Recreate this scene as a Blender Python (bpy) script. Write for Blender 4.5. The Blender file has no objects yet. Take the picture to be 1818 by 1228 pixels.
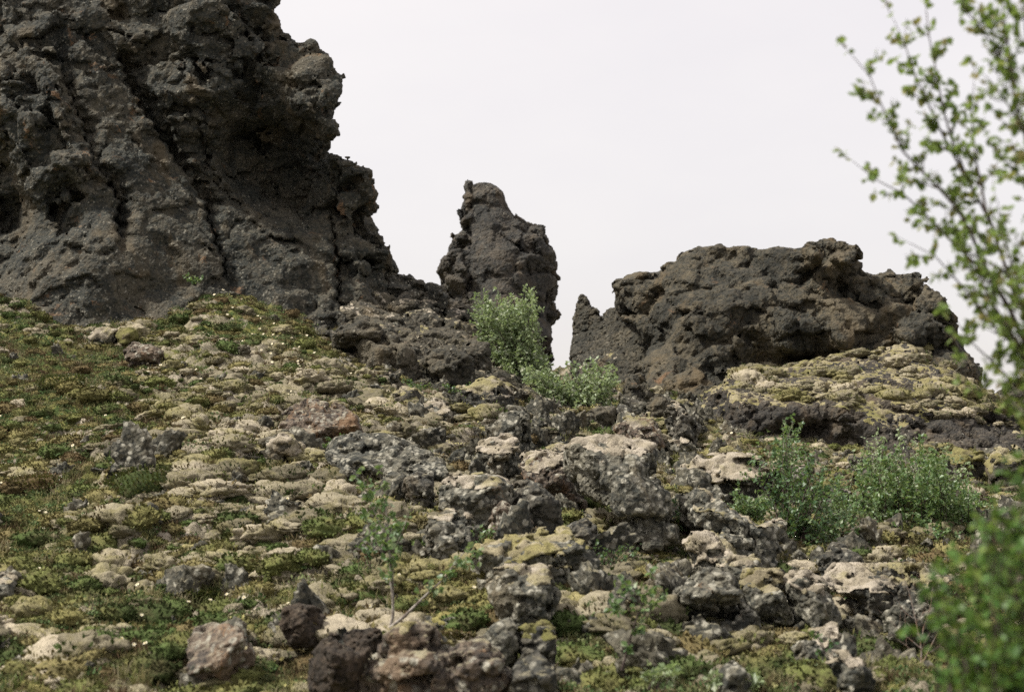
import bpy, math, random, time
import numpy as np
from mathutils import Vector
T0 = time.time()
random.seed(7)
RNG = np.random.default_rng(7)
scene = bpy.context.scene
COL = scene.collection

# ------------------------------------------------------------------ camera
CAM_Z = 1.7
PITCH = math.radians(5.0)
FPX = 50.0 / 36.0 * 1818.0
cam_d = bpy.data.cameras.new("camera")
cam_d.lens = 50.0
cam_d.sensor_width = 36.0
cam_d.clip_start = 0.05
cam_d.clip_end = 3000.0
cam_d.dof.use_dof = True
cam_d.dof.focus_distance = 19.0
cam_d.dof.aperture_fstop = 1.9
cam_d.dof.aperture_blades = 7
cam = bpy.data.objects.new("camera", cam_d)
cam.location = (0, 0, CAM_Z)
cam.rotation_euler = (math.pi / 2 + PITCH, 0, 0)
COL.objects.link(cam)
scene.camera = cam

# ------------------------------------------------------------------ sky, sun, exposure
SUN_DIR = Vector((-0.56, -0.10, 0.80)).normalized()      # towards the sun
sun_el = math.asin(SUN_DIR.z)
sun_az = math.atan2(SUN_DIR.x, SUN_DIR.y)
world = bpy.data.worlds.new("World")
scene.world = world
world.use_nodes = True
nt = world.node_tree
nt.nodes.clear()
wo = nt.nodes.new("ShaderNodeOutputWorld")
bg1 = nt.nodes.new("ShaderNodeBackground")
bg2 = nt.nodes.new("ShaderNodeBackground")
addn = nt.nodes.new("ShaderNodeAddShader")
sky = nt.nodes.new("ShaderNodeTexSky")
sky.sky_type = 'NISHITA'
sky.sun_disc = False
sky.sun_elevation = sun_el
sky.sun_rotation = sun_az
sky.air_density = 1.0
sky.dust_density = 3.0
bg1.inputs[1].default_value = 0.02
nt.links.new(sky.outputs[0], bg1.inputs[0])
# the overcast layer: an even white sheet of cloud with faint streaks
tc = nt.nodes.new("ShaderNodeTexCoord")
mp = nt.nodes.new("ShaderNodeMapping")
mp.inputs['Scale'].default_value = (1.1, 1.1, 2.6)
ns = nt.nodes.new("ShaderNodeTexNoise")
ns.inputs['Scale'].default_value = 1.6
ns.inputs['Detail'].default_value = 6.0
ns.inputs['Roughness'].default_value = 0.55
cr = nt.nodes.new("ShaderNodeValToRGB")
cr.color_ramp.elements[0].position = 0.32
cr.color_ramp.elements[0].color = (0.785, 0.728, 0.718, 1)
cr.color_ramp.elements[1].position = 0.70
cr.color_ramp.elements[1].color = (0.890, 0.826, 0.780, 1)
nt.links.new(tc.outputs['Generated'], mp.inputs[0])
nt.links.new(mp.outputs[0], ns.inputs['Vector'])
nt.links.new(ns.outputs[0], cr.inputs[0])
spx = nt.nodes.new("ShaderNodeSeparateXYZ"); nt.links.new(tc.outputs['Generated'], spx.inputs[0])
mrz = nt.nodes.new("ShaderNodeMapRange"); nt.links.new(spx.outputs[2], mrz.inputs[0])
mrz.inputs[1].default_value = 0.0; mrz.inputs[2].default_value = 0.34; mrz.inputs[3].default_value = 0.87; mrz.inputs[4].default_value = 1.0
vsc = nt.nodes.new("ShaderNodeVectorMath"); vsc.operation = 'SCALE'
nt.links.new(cr.outputs[0], vsc.inputs[0]); nt.links.new(mrz.outputs[0], vsc.inputs['Scale'])
nt.links.new(vsc.outputs[0], bg2.inputs[0])
bg2.inputs[1].default_value = 0.475
nt.links.new(bg1.outputs[0], addn.inputs[0])
nt.links.new(bg2.outputs[0], addn.inputs[1])
nt.links.new(addn.outputs[0], wo.inputs[0])

sl = bpy.data.lights.new("sun", 'SUN')
sl.energy = 3.1
sl.angle = math.radians(5)
sl.color = (1.0, 0.955, 0.88)
so = bpy.data.objects.new("sun", sl)
so.rotation_euler = SUN_DIR.to_track_quat('Z', 'Y').to_euler()
COL.objects.link(so)

vs = scene.view_settings
vs.view_transform = 'Standard'
vs.look = 'None'
vs.exposure = 1.06
vs.gamma = 1.0
vs.use_curve_mapping = False
cy = scene.cycles
cy.max_bounces = 5
cy.diffuse_bounces = 2
cy.glossy_bounces = 2
cy.transmission_bounces = 3
cy.transparent_max_bounces = 4
cy.use_adaptive_sampling = True
cy.adaptive_threshold = 0.015
cy.use_denoising = False

# ------------------------------------------------------------------ pixel of the 1818 x 1228 frame + depth -> world
cP, sP = math.cos(PITCH), math.sin(PITCH)
def W(px, py, D):
    """array version; D is the world y distance"""
    u = (np.asarray(px, float) - 909.0) / FPX
    v = (614.0 - np.asarray(py, float)) / FPX
    dy = cP - v * sP
    dz = sP + v * cP
    k = D / dy
    return np.stack(np.broadcast_arrays(u * k, D + 0 * u, CAM_Z + dz * k), -1)
def w1(px, py, D):
    return Vector([float(a) for a in W(px, py, D)])
def e_of(py):
    v = (614.0 - np.asarray(py, float)) / FPX
    return (sP + v * cP) / (cP - v * sP)
def s_of(px, py):
    v = (614.0 - np.asarray(py, float)) / FPX
    return ((np.asarray(px, float) - 909.0) / FPX) / (cP - v * sP)
def to_px(p):
    """world points (N,3) -> px, py"""
    x, y, z = p[..., 0], p[..., 1], p[..., 2] - CAM_Z
    fwd = y * cP + z * sP
    up = -y * sP + z * cP
    return 909.0 + FPX * x / fwd, 614.0 - FPX * up / fwd

# ------------------------------------------------------------------ numpy noise
_perm = RNG.permutation(4096).astype(np.int32)
_g3 = RNG.normal(size=(4096, 3)).astype(np.float32)
_g3 /= np.linalg.norm(_g3, axis=1, keepdims=True)
_ang = RNG.random(4096).astype(np.float32) * 2 * np.pi
_g2 = np.stack([np.cos(_ang), np.sin(_ang)], 1).astype(np.float32)
_rv = RNG.random((4096, 4)).astype(np.float32)
def _h3(i, j, k):
    return _perm[(_perm[(_perm[i & 4095] + j) & 4095] + k) & 4095]
def _h2(i, j):
    return _perm[(_perm[i & 4095] + j) & 4095]
def perlin3(p, seed=0):
    p = p.astype(np.float32) + np.float32(seed * 17.31)
    i = np.floor(p).astype(np.int32); f = p - i
    u = f * f * f * (f * (f * 6 - 15) + 10)
    x, y, z = i[:, 0], i[:, 1], i[:, 2]
    hx = (_perm[x & 4095], _perm[(x + 1) & 4095])
    out = 0
    for a in (0, 1):
        wx = u[:, 0] if a else 1 - u[:, 0]
        for b in (0, 1):
            wy = wx * (u[:, 1] if b else 1 - u[:, 1])
            hxy = _perm[(hx[a] + y + b) & 4095]
            for c in (0, 1):
                g = _g3[_perm[(hxy + z + c) & 4095]]
                d = g[:, 0] * (f[:, 0] - a) + g[:, 1] * (f[:, 1] - b) + g[:, 2] * (f[:, 2] - c)
                out = out + d * (wy * (u[:, 2] if c else 1 - u[:, 2]))
    return out * 1.5
def perlin2(p, seed=0):
    p = p.astype(np.float32) + np.float32(seed * 17.31)
    i = np.floor(p).astype(np.int32); f = p - i
    u = f * f * f * (f * (f * 6 - 15) + 10)
    out = 0
    for a in (0, 1):
        wx = u[:, 0] if a else 1 - u[:, 0]
        for b in (0, 1):
            g = _g2[_h2(i[:, 0] + a, i[:, 1] + b)]
            out = out + (g[:, 0] * (f[:, 0] - a) + g[:, 1] * (f[:, 1] - b)) * wx * (u[:, 1] if b else 1 - u[:, 1])
    return out * 1.6
_R3 = np.array([[0.36, 0.80, -0.48], [-0.80, 0.54, 0.28], [0.48, 0.28, 0.83]], np.float32)
_R2 = np.array([[0.8, 0.6], [-0.6, 0.8]], np.float32)
def fbm3(p, octv=3, seed=0, mode=0, gain=0.5):
    out, a, tot = 0, 1.0, 0
    q = p.astype(np.float32)
    for o in range(octv):
        n = perlin3(q, seed + o * 3)
        if mode == 1: n = 1 - 2 * np.abs(n)       # ridges
        if mode == 2: n = 2 * np.abs(n) - 0.6      # billows
        out = out + a * n; tot += a
        a *= gain; q = (q @ _R3) * 2.07
    return out / tot
def fbm2(p, octv=3, seed=0, gain=0.5, mode=0):
    out, a, tot = 0, 1.0, 0
    q = p.astype(np.float32)
    for o in range(octv):
        n = perlin2(q, seed + o * 3)
        if mode == 1: n = 1 - 2 * np.abs(n)
        out = out + a * n; tot += a
        a *= gain; q = (q @ _R2) * 2.07
    return out / tot
def worley3(p, seed=0, r=1):
    """F1, F2, random of nearest cell, and a tilted facet across it; searches the 2x2x2 nearest cells only"""
    p = p.astype(np.float32) + np.float32(seed * 9.7)
    base = np.floor(p - 0.5).astype(np.int32)
    n = len(p)
    F1 = np.full(n, 9, np.float32); F2 = np.full(n, 9, np.float32); cid = np.zeros(n, np.int32); tl = np.zeros(n, np.float32)
    for a in (0, 1):
        for b in (0, 1):
            for c in (0, 1):
                h = _h3(base[:, 0] + a, base[:, 1] + b, base[:, 2] + c)
                r_ = _rv[h]
                dx = base[:, 0] + a + 0.5 + (r_[:, 0] - 0.5) * 0.85 - p[:, 0]
                dy = base[:, 1] + b + 0.5 + (r_[:, 1] - 0.5) * 0.85 - p[:, 1]
                dz = base[:, 2] + c + 0.5 + (r_[:, 2] - 0.5) * 0.85 - p[:, 2]
                d = dx * dx + dy * dy + dz * dz
                closer = d < F1
                F2 = np.where(closer, F1, np.minimum(F2, d))
                g = _g3[h]
                tl = np.where(closer, dx * g[:, 0] + dy * g[:, 1] + dz * g[:, 2], tl)
                cid = np.where(closer, h, cid)
                F1 = np.where(closer, d, F1)
    return np.sqrt(F1), np.sqrt(F2), _rv[cid, 3], tl
def worley2(p, seed=0):
    p = p.astype(np.float32) + np.float32(seed * 9.7)
    base = np.floor(p).astype(np.int32)
    n = len(p)
    F1 = np.full(n, 9, np.float32); F2 = np.full(n, 9, np.float32); cid = np.zeros(n, np.int32)
    for a in (-1, 0, 1):
        for b in (-1, 0, 1):
            h = _h2(base[:, 0] + a, base[:, 1] + b)
            r_ = _rv[h]
            dx = base[:, 0] + a + 0.1 + r_[:, 0] * 0.8 - p[:, 0]
            dy = base[:, 1] + b + 0.1 + r_[:, 1] * 0.8 - p[:, 1]
            d = dx * dx + dy * dy
            closer = d < F1
            F2 = np.where(closer, F1, np.minimum(F2, d))
            cid = np.where(closer, h, cid)
            F1 = np.where(closer, d, F1)
    return np.sqrt(F1), np.sqrt(F2), cid
def sstep(a, b, x):
    t = np.clip((x - a) / (b - a), 0, 1)
    return t * t * (3 - 2 * t)

def rbf(pts, vals, kern='lin', smooth=0.0):
    pts = np.asarray(pts, float); vals = np.asarray(vals, float)
    K = (lambda r: r) if kern == 'lin' else (lambda r: r * r * np.log(r + 1e-9))
    n, d = pts.shape
    R = np.linalg.norm(pts[:, None] - pts[None], axis=2)
    A = np.zeros((n + d + 1, n + d + 1))
    A[:n, :n] = K(R) + np.eye(n) * smooth
    A[:n, n] = 1; A[:n, n + 1:] = pts; A[n, :n] = 1; A[n + 1:, :n] = pts.T
    b = np.zeros(n + d + 1); b[:n] = vals
    c = np.linalg.lstsq(A, b, rcond=None)[0]
    def f(q):
        q = np.asarray(q, float)
        out = c[n] + q @ c[n + 1:]
        for i in range(n):
            out = out + c[i] * K(np.sqrt(((q - pts[i]) ** 2).sum(-1)))
        return out
    return f

# ------------------------------------------------------------------ mesh helpers
def mesh_from(name, verts, quads=None, tris=None, smooth=True):
    me = bpy.data.meshes.new(name)
    nq = 0 if quads is None else len(quads)
    nt_ = 0 if tris is None else len(tris)
    me.vertices.add(len(verts))
    me.vertices.foreach_set("co", np.asarray(verts, np.float32).ravel())
    loops = []
    if nq: loops.append(np.asarray(quads, np.int32).ravel())
    if nt_: loops.append(np.asarray(tris, np.int32).ravel())
    loops = np.concatenate(loops)
    me.loops.add(len(loops))
    me.loops.foreach_set("vertex_index", loops)
    me.polygons.add(nq + nt_)
    start = np.concatenate([np.arange(nq) * 4, nq * 4 + np.arange(nt_) * 3]).astype(np.int32)
    me.polygons.foreach_set("loop_start", start)
    me.polygons.foreach_set("use_smooth", np.full(nq + nt_, smooth))
    me.update(calc_edges=True)
    return me
def fattr(me, name, vals):
    a = me.attributes.new(name, 'FLOAT', 'POINT')
    a.data.foreach_set("value", np.asarray(vals, np.float32))
def link(name, me, mat=None, parent=None, loc=None):
    o = bpy.data.objects.new(name, me)
    COL.objects.link(o)
    if mat is not None and me is not None:
        if not me.materials: me.materials.append(mat)
    if parent is not None: o.parent = parent
    if loc is not None: o.location = loc
    return o
def tag(o, label=None, cat=None, group=None, kind=None):
    if label: o['label'] = label
    if cat: o['category'] = cat
    if group: o['group'] = group
    if kind: o['kind'] = kind
    return o

def surface_nets(S):
    """closed quads around S < 0; returns vertices in grid units and quads"""
    neg = S < 0
    c = [neg[a:neg.shape[0] - 1 + a, b:neg.shape[1] - 1 + b, d:neg.shape[2] - 1 + d].astype(np.int8)
         for a in (0, 1) for b in (0, 1) for d in (0, 1)]
    s = sum(c)
    act = (s > 0) & (s < 8)
    I, J, K = np.nonzero(act)
    idx = np.full(act.shape, -1, np.int32)
    idx[I, J, K] = np.arange(len(I), dtype=np.int32)
    off = [(a, b, d) for a in (0, 1) for b in (0, 1) for d in (0, 1)]
    V = {o: S[I + o[0], J + o[1], K + o[2]] for o in off}
    pos = np.zeros((len(I), 3), np.float32); cnt = np.zeros(len(I), np.float32)
    for o in off:
        for ax in range(3):
            if o[ax]: continue
            o2 = list(o); o2[ax] = 1; o2 = tuple(o2)
            a, b = V[o], V[o2]
            m = (a < 0) != (b < 0)
            t = np.where(m, a / np.where(m, a - b, 1), 0)
            for k in range(3):
                pos[:, k] += np.where(m, (t if k == ax else o[k]), 0)
            cnt += m
    pos /= cnt[:, None]
    pos += np.stack([I, J, K], 1)
    quads = []
    nx, ny, nz = S.shape
    # x edges
    A = neg[:-1, 1:-1, 1:-1]; B = neg[1:, 1:-1, 1:-1]
    i, j, k = np.nonzero(A != B); f = A[i, j, k]
    q = np.stack([idx[i, j, k], idx[i, j + 1, k], idx[i, j + 1, k + 1], idx[i, j, k + 1]], 1)
    quads.append(np.where(f[:, None], q, q[:, ::-1]))
    A = neg[1:-1, :-1, 1:-1]; B = neg[1:-1, 1:, 1:-1]
    i, j, k = np.nonzero(A != B); f = A[i, j, k]
    q = np.stack([idx[i, j, k], idx[i, j, k + 1], idx[i + 1, j, k + 1], idx[i + 1, j, k]], 1)
    quads.append(np.where(f[:, None], q, q[:, ::-1]))
    A = neg[1:-1, 1:-1, :-1]; B = neg[1:-1, 1:-1, 1:]
    i, j, k = np.nonzero(A != B); f = A[i, j, k]
    q = np.stack([idx[i, j, k], idx[i + 1, j, k], idx[i + 1, j + 1, k], idx[i, j + 1, k]], 1)
    quads.append(np.where(f[:, None], q, q[:, ::-1]))
    return pos, np.concatenate(quads)
def drop_crumbs(nv, q, least):
    """mask of the quads that belong to connected pieces of at least `least` vertices"""
    lab = np.arange(nv)
    e = np.concatenate([q[:, [0, 1]], q[:, [1, 2]], q[:, [2, 3]]])
    for it in range(60):
        m_ = np.minimum(lab[e[:, 0]], lab[e[:, 1]])
        new = lab.copy()
        np.minimum.at(new, lab[e[:, 0]], m_); np.minimum.at(new, lab[e[:, 1]], m_)
        new = new[new]; new = new[new]
        if (new == lab).all(): break
        lab = new
    cnt = np.bincount(lab, minlength=nv)
    return cnt[lab[q[:, 0]]] >= (cnt.max() if least is None else least)
def vnormals(v, q):
    n = np.cross(v[q[:, 2]] - v[q[:, 0]], v[q[:, 3]] - v[q[:, 1]])
    out = np.zeros_like(v)
    for c in range(4):
        for k in range(3):
            out[:, k] += np.bincount(q[:, c], n[:, k], minlength=len(v))
    return out / (np.linalg.norm(out, axis=1, keepdims=True) + 1e-9)

# ------------------------------------------------------------------ materials
class NT:
    def __init__(s, name):
        s.m = bpy.data.materials.new(name); s.m.use_nodes = True
        s.t = s.m.node_tree; s.b = s.t.nodes['Principled BSDF']
        s.geo = s.n('ShaderNodeNewGeometry'); s.tc = s.n('ShaderNodeTexCoord')
        s.b.inputs['Roughness'].default_value = 0.9
        s.b.inputs['Specular IOR Level'].default_value = 0.25
    def n(s, typ, **kw):
        x = s.t.nodes.new(typ)
        for k, v in kw.items(): setattr(x, k, v)
        return x
    def l(s, a, b): s.t.links.new(a, b)
    def val(s, sock, v):
        if hasattr(v, 'links') or isinstance(v, bpy.types.NodeSocket): s.l(v, sock)
        else: sock.default_value = v
    def noise(s, vec, scale, detail=3, rough=0.5, dist=0.0):
        x = s.n('ShaderNodeTexNoise'); s.l(vec, x.inputs['Vector'])
        x.inputs['Scale'].default_value = scale; x.inputs['Detail'].default_value = detail
        x.inputs['Roughness'].default_value = rough; x.inputs['Distortion'].default_value = dist
        return x.outputs['Fac']
    def vor(s, vec, scale, feature='F1', rand=1.0):
        x = s.n('ShaderNodeTexVoronoi', feature=feature); s.l(vec, x.inputs['Vector'])
        x.inputs['Scale'].default_value = scale
        x.inputs['Randomness'].default_value = rand
        return x
    def ramp(s, fac, a, b, lo=0.0, hi=1.0):
        x = s.n('ShaderNodeMapRange', interpolation_type='SMOOTHSTEP'); s.l(fac, x.inputs[0])
        x.inputs[1].default_value = a; x.inputs[2].default_value = b
        x.inputs[3].default_value = lo; x.inputs[4].default_value = hi
        return x.outputs[0]
    def math(s, op, a, b=0.0):
        x = s.n('ShaderNodeMath', operation=op); s.val(x.inputs[0], a); s.val(x.inputs[1], b)
        return x.outputs[0]
    def mix(s, f, a, b):
        x = s.n('ShaderNodeMix', data_type='RGBA'); s.val(x.inputs[0], f)
        for sock, v in ((x.inputs[6], a), (x.inputs[7], b)):
            if isinstance(v, tuple): sock.default_value = (*v, 1.0)
            else: s.l(v, sock)
        return x.outputs[2]
    def attr(s, name):
        x = s.n('ShaderNodeAttribute', attribute_name=name); return x.outputs['Fac']
    def bump(s, h, strength, dist, prev=None):
        x = s.n('ShaderNodeBump'); s.l(h, x.inputs['Height'])
        x.inputs['Strength'].default_value = strength; x.inputs['Distance'].default_value = dist
        if prev is not None: s.l(prev, x.inputs['Normal'])
        return x.outputs[0]
    def sepz(s, vec):
        x = s.n('ShaderNodeSeparateXYZ'); s.l(vec, x.inputs[0]); return x.outputs

def rock_material(name, dark, brown, pale=(0.38, 0.36, 0.29), orange=0.12, lichen=0.25, moss=0.35, mosscol=(0.23, 0.205, 0.13), scale=1.0, bumpk=1.0, lsize=15.0, lstr=0.8, grain=0.45):
    m = NT(name)
    v = m.geo.outputs['Position']
    n1 = m.noise(v, 0.9 * scale, 5, 0.62)
    n2 = m.noise(v, 9 * scale, 4, 0.65, 0.3)
    n3 = m.noise(v, 38 * scale, 3, 0.7)
    base = m.mix(m.ramp(m.math('ADD', m.math('MULTIPLY', n1, 0.55), m.math('MULTIPLY', n2, 0.45)), 0.43, 0.62), dark, brown)
    base = m.mix(m.ramp(n3, 0.35, 0.75, 0.0, 0.55), base, m.mix(0.5, base, tuple(min(1, c * 2.6) for c in brown)))
    ms = m.n('ShaderNodeMapping'); ms.inputs['Scale'].default_value = (1.3, 1.3, 0.28); m.l(v, ms.inputs[0])
    st = m.noise(ms.outputs[0], 1.1 * scale, 4, 0.6, 0.4)
    base = m.mix(m.ramp(st, 0.52, 0.68, 0.0, 0.65), base, tuple(c * 0.62 for c in dark))
    base = m.mix(m.ramp(st, 0.45, 0.32, 0.0, 0.55), base, (brown[0] * 1.45, brown[1] * 1.25, brown[2] * 1.0))
    # pebbly clinker grains, each with its own tone
    vo = m.vor(v, 24 * scale)
    sep = m.n('ShaderNodeSeparateColor'); m.l(vo.outputs['Color'], sep.inputs[0])
    base = m.mix(m.math('MULTIPLY', m.ramp(sep.outputs[1], 0.55, 1.0), grain), base, tuple(c * 1.8 for c in brown))
    # pale crustose lichen spots and orange lichen
    vl = m.vor(v, lsize * scale)
    sl_ = m.n('ShaderNodeSeparateColor'); m.l(vl.outputs['Color'], sl_.inputs[0])
    nl = m.noise(v, 2.2 * scale, 3, 0.6)
    spot = m.math('MULTIPLY', m.ramp(m.math('ADD', vl.outputs['Distance'], m.math('MULTIPLY', n3, 0.5)), 0.78, 0.55), m.ramp(m.math('ADD', sl_.outputs[0], m.math('MULTIPLY', nl, 0.8)), 1.40 - lichen, 1.55 - lichen))
    base = m.mix(m.math('MULTIPLY', spot, lstr), base, m.mix(sl_.outputs[2], pale, tuple(c * 0.62 for c in pale)))
    no = m.noise(v, 1.7 * scale, 5, 0.7, 0.6)
    base = m.mix(m.math('MULTIPLY', m.ramp(m.math('ADD', no, m.math('MULTIPLY', n3, 0.25)), 0.84 - orange, 0.93 - orange), 0.75), base, (0.17, 0.10, 0.052))
    # thin moss and dust on what faces the sky
    nz = m.sepz(m.geo.outputs['Normal'])[2]
    mm = m.ramp(m.math('ADD', nz, m.math('MULTIPLY', m.math('SUBTRACT', n2, 0.5), 1.6)), 1.02 - moss, 1.35 - moss)
    mc = m.mix(m.ramp(n1, 0.4, 0.62), mosscol, (0.20, 0.185, 0.15))
    base = m.mix(m.math('MULTIPLY', mm, 0.85), base, mc)
    m.l(base, m.b.inputs['Base Color'])
    # broken clinker: chipped cells of two sizes, each a little higher or lower than the next
    wv = m.n('ShaderNodeMix', data_type='VECTOR'); wv.inputs[0].default_value = 0.06
    nc = m.n('ShaderNodeTexNoise'); m.l(v, nc.inputs['Vector']); nc.inputs['Scale'].default_value = 6 * scale
    m.l(v, wv.inputs[4]); m.l(nc.outputs['Color'], wv.inputs[5])
    vb = m.vor(wv.outputs[1], 8.5 * scale); sb = m.n('ShaderNodeSeparateColor'); m.l(vb.outputs['Color'], sb.inputs[0])
    b0 = m.bump(m.math('ADD', sb.outputs[0], m.math('MULTIPLY', vb.outputs['Distance'], 0.8)), 0.55 * bumpk, 0.05 / scale)
    b1 = m.bump(n2, 0.5 * bumpk, 0.05 / scale, b0)
    b2 = m.bump(m.math('ADD', sep.outputs[0], vo.outputs['Distance']), 0.55 * bumpk, 0.025 / scale, b1)
    b3 = m.bump(n3, 0.6 * bumpk, 0.03 / scale, b2)
    m.l(b3, m.b.inputs['Normal'])
    return m.m

M = {}
M['cliff'] = rock_material('cliff_lava', (0.0125, 0.0165, 0.0155), (0.066, 0.058, 0.041), orange=0.10, lichen=0.18, moss=0.0, lsize=21.0, lstr=0.45, grain=0.28)
M['pillar'] = rock_material('pillar_lava', (0.018, 0.020, 0.020), (0.068, 0.058, 0.044), orange=-0.02, lichen=0.1, moss=-0.1, scale=0.8, lstr=0.3, grain=0.2)
M['outcrop'] = rock_material('outcrop_lava', (0.015, 0.0175, 0.016), (0.085, 0.071, 0.046), orange=0.09, lichen=0.02, moss=-0.2, scale=0.9, lsize=22.0, lstr=0.3, grain=0.12)
M['ledge'] = rock_material('ledge_lava', (0.018, 0.018, 0.017), (0.066, 0.055, 0.040), orange=0.04, lichen=0.05, moss=0.0, grain=0.2)
M['rock'] = rock_material('lichened_lava', (0.026, 0.029, 0.026), (0.105, 0.097, 0.072), orange=0.06, lichen=0.72, moss=0.0)
M['rock_orange'] = rock_material('orange_lichened_lava', (0.030, 0.027, 0.024), (0.120, 0.092, 0.066), orange=0.19, lichen=0.5, moss=0.25)
M['rubble'] = rock_material('lava_rubble', (0.020, 0.022, 0.019), (0.085, 0.077, 0.055), orange=0.05, lichen=0.50, moss=0.16)
M['rock_dark'] = rock_material('dark_lava', (0.022, 0.024, 0.022), (0.070, 0.063, 0.048), orange=0.0, lichen=0.35, moss=0.15)
M['rock_red'] = rock_material('red_brown_lava', (0.020, 0.0165, 0.0125), (0.052, 0.038, 0.026), orange=-0.05, lichen=0.03, moss=0.02)
M['ridge'] = rock_material('ridge_lava', (0.020, 0.021, 0.018), (0.082, 0.071, 0.049), orange=0.05, lichen=0.05, moss=-0.05, grain=0.2)

def moss_material(name, a, b, c, d=(0.12, 0.10, 0.07)):
    m = NT(name)
    v = m.geo.outputs['Position']
    n1 = m.noise(v, 1.3, 4, 0.65); n2 = m.noise(v, 7, 4, 0.7); n3 = m.noise(v, 60, 3, 0.75); n4 = m.noise(v, 3.1, 3, 0.6, 0.5)
    vo = m.vor(v, 7.5); sp = m.n('ShaderNodeSeparateColor'); m.l(vo.outputs['Color'], sp.inputs[0])
    col = m.mix(m.ramp(sp.outputs[0], 0.1, 0.9), a, b)
    col = m.mix(m.ramp(n1, 0.50, 0.62, 0, 0.85), col, c)
    col = m.mix(m.ramp(n4, 0.50, 0.68, 0, 0.7), col, d)
    col = m.mix(m.ramp(n2, 0.45, 0.75, 0, 0.5), col, d)
    col = m.mix(m.ramp(n3, 0.40, 0.7, 0.0, 0.45), col, (0.10, 0.085, 0.055))
    m.l(col, m.b.inputs['Base Color'])
    m.l(m.bump(n3, 0.8, 0.02, m.bump(n2, 0.8, 0.07)), m.b.inputs['Normal'])
    m.b.inputs['Roughness'].default_value = 1.0
    m.b.inputs['Specular IOR Level'].default_value = 0.05
    return m.m
M['moss_grey'] = moss_material('woolly_moss', (0.30, 0.26, 0.19), (0.42, 0.37, 0.295), (0.25, 0.225, 0.10), (0.15, 0.13, 0.10))
M['moss_yellow'] = moss_material('yellow_moss', (0.24, 0.212, 0.095), (0.32, 0.28, 0.18), (0.17, 0.16, 0.06))
M['moss_olive'] = moss_material('olive_moss', (0.15, 0.145, 0.05), (0.21, 0.19, 0.08), (0.10, 0.10, 0.035))

# ------------------------------------------------------------------ terrain: base form from measured slopes
_rows = {
 -400: [(1228, 9.8), (1000, 13), (800, 17.2), (640, 22), (545, 27), (505, 34)],
 0:    [(1228, 9.5), (1000, 12.8), (800, 17), (640, 21.6), (530, 25.5), (500, 34)],
 150:  [(1228, 9.4), (1000, 12.7), (810, 16.7), (690, 20.6), (612, 23.6), (590, 26), (560, 34)],
 300:  [(1228, 9.3), (1000, 12.5), (820, 16.5), (680, 20.6), (590, 24.2), (555, 26), (535, 34)],
 420:  [(1228, 9.2), (1000, 12.4), (820, 16.4), (680, 20.6), (580, 24.4), (525, 26.3), (505, 34)],
 600:  [(1228, 9), (1050, 11.5), (900, 14.5), (780, 18), (680, 22), (605, 26.5), (560, 34)],
 760:  [(1228, 9), (1050, 11.3), (900, 14.5), (785, 18.5), (705, 22.5), (640, 27), (600, 34)],
 900:  [(1228, 9), (1050, 11.3), (900, 15), (805, 18.5), (735, 23), (705, 27), (690, 34)],
 1050: [(1228, 9), (1050, 11.5), (950, 14), (850, 18), (765, 22.5), (715, 26.5), (665, 34)],
 1250: [(1228, 9.2), (1100, 11.2), (980, 14.3), (880, 18.3), (805, 22), (750, 26), (700, 34)],
 1450: [(1228, 9.4), (1100, 11.8), (1000, 14.5), (900, 18.5), (835, 21.5), (770, 26), (720, 34)],
 1700: [(1228, 9.6), (1100, 12), (1000, 15), (900, 18.5), (835, 21.5), (795, 26), (775, 34)],
 2100: [(1228, 9.6), (1000, 15), (880, 20), (840, 27), (825, 34)],
}
_p, _v = [], []
for _px, _l in _rows.items():
    for _py, _D in _l:
        _p.append((float(s_of(_px, _py)) * 2.2, math.log(_D))); _v.append(float(e_of(_py)))
_frbf = rbf(_p, _v, 'tps', smooth=0.002)
# tabulate once, look up bilinearly
_TS = np.linspace(-0.75, 0.75, 260); _TD = np.linspace(math.log(7.5), math.log(40), 300)
_G = np.stack(np.meshgrid(_TS * 2.2, _TD, indexing='ij'), -1)
_TE = _frbf(_G)
def _bil(s, t):
    a = np.clip((s - _TS[0]) / (_TS[1] - _TS[0]), 0, len(_TS) - 1.001); b = np.clip((t - _TD[0]) / (_TD[1] - _TD[0]), 0, len(_TD) - 1.001)
    i = a.astype(int); j = b.astype(int); a = a - i; b = b - j
    return _TE[i, j] * (1 - a) * (1 - b) + _TE[i + 1, j] * a * (1 - b) + _TE[i, j + 1] * (1 - a) * b + _TE[i + 1, j + 1] * a * b
def base_z(x, y):
    x = np.asarray(x, float); y = np.asarray(y, float)
    yy = np.clip(y, 8.0, 36.0)
    s = np.clip(x / np.maximum(yy, 1), -0.75, 0.75)
    z = CAM_Z + yy * _bil(s, np.log(yy))
    near = np.clip(y / 8.0, 0, 1)
    z = np.where(y < 8, z * near, z)
    far = sstep(36, 75, y)
    return z * (1 - far) + 1.2 * far
def ground_D(px, py):
    Ds = np.linspace(8.2, 35.5, 900)
    p = W(px, py, Ds)
    g = base_z(p[:, 0], p[:, 1]) + 0.12
    hit = np.nonzero(g >= p[:, 2])[0]
    return float(Ds[hit[0]]) if len(hit) else 30.0
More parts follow.
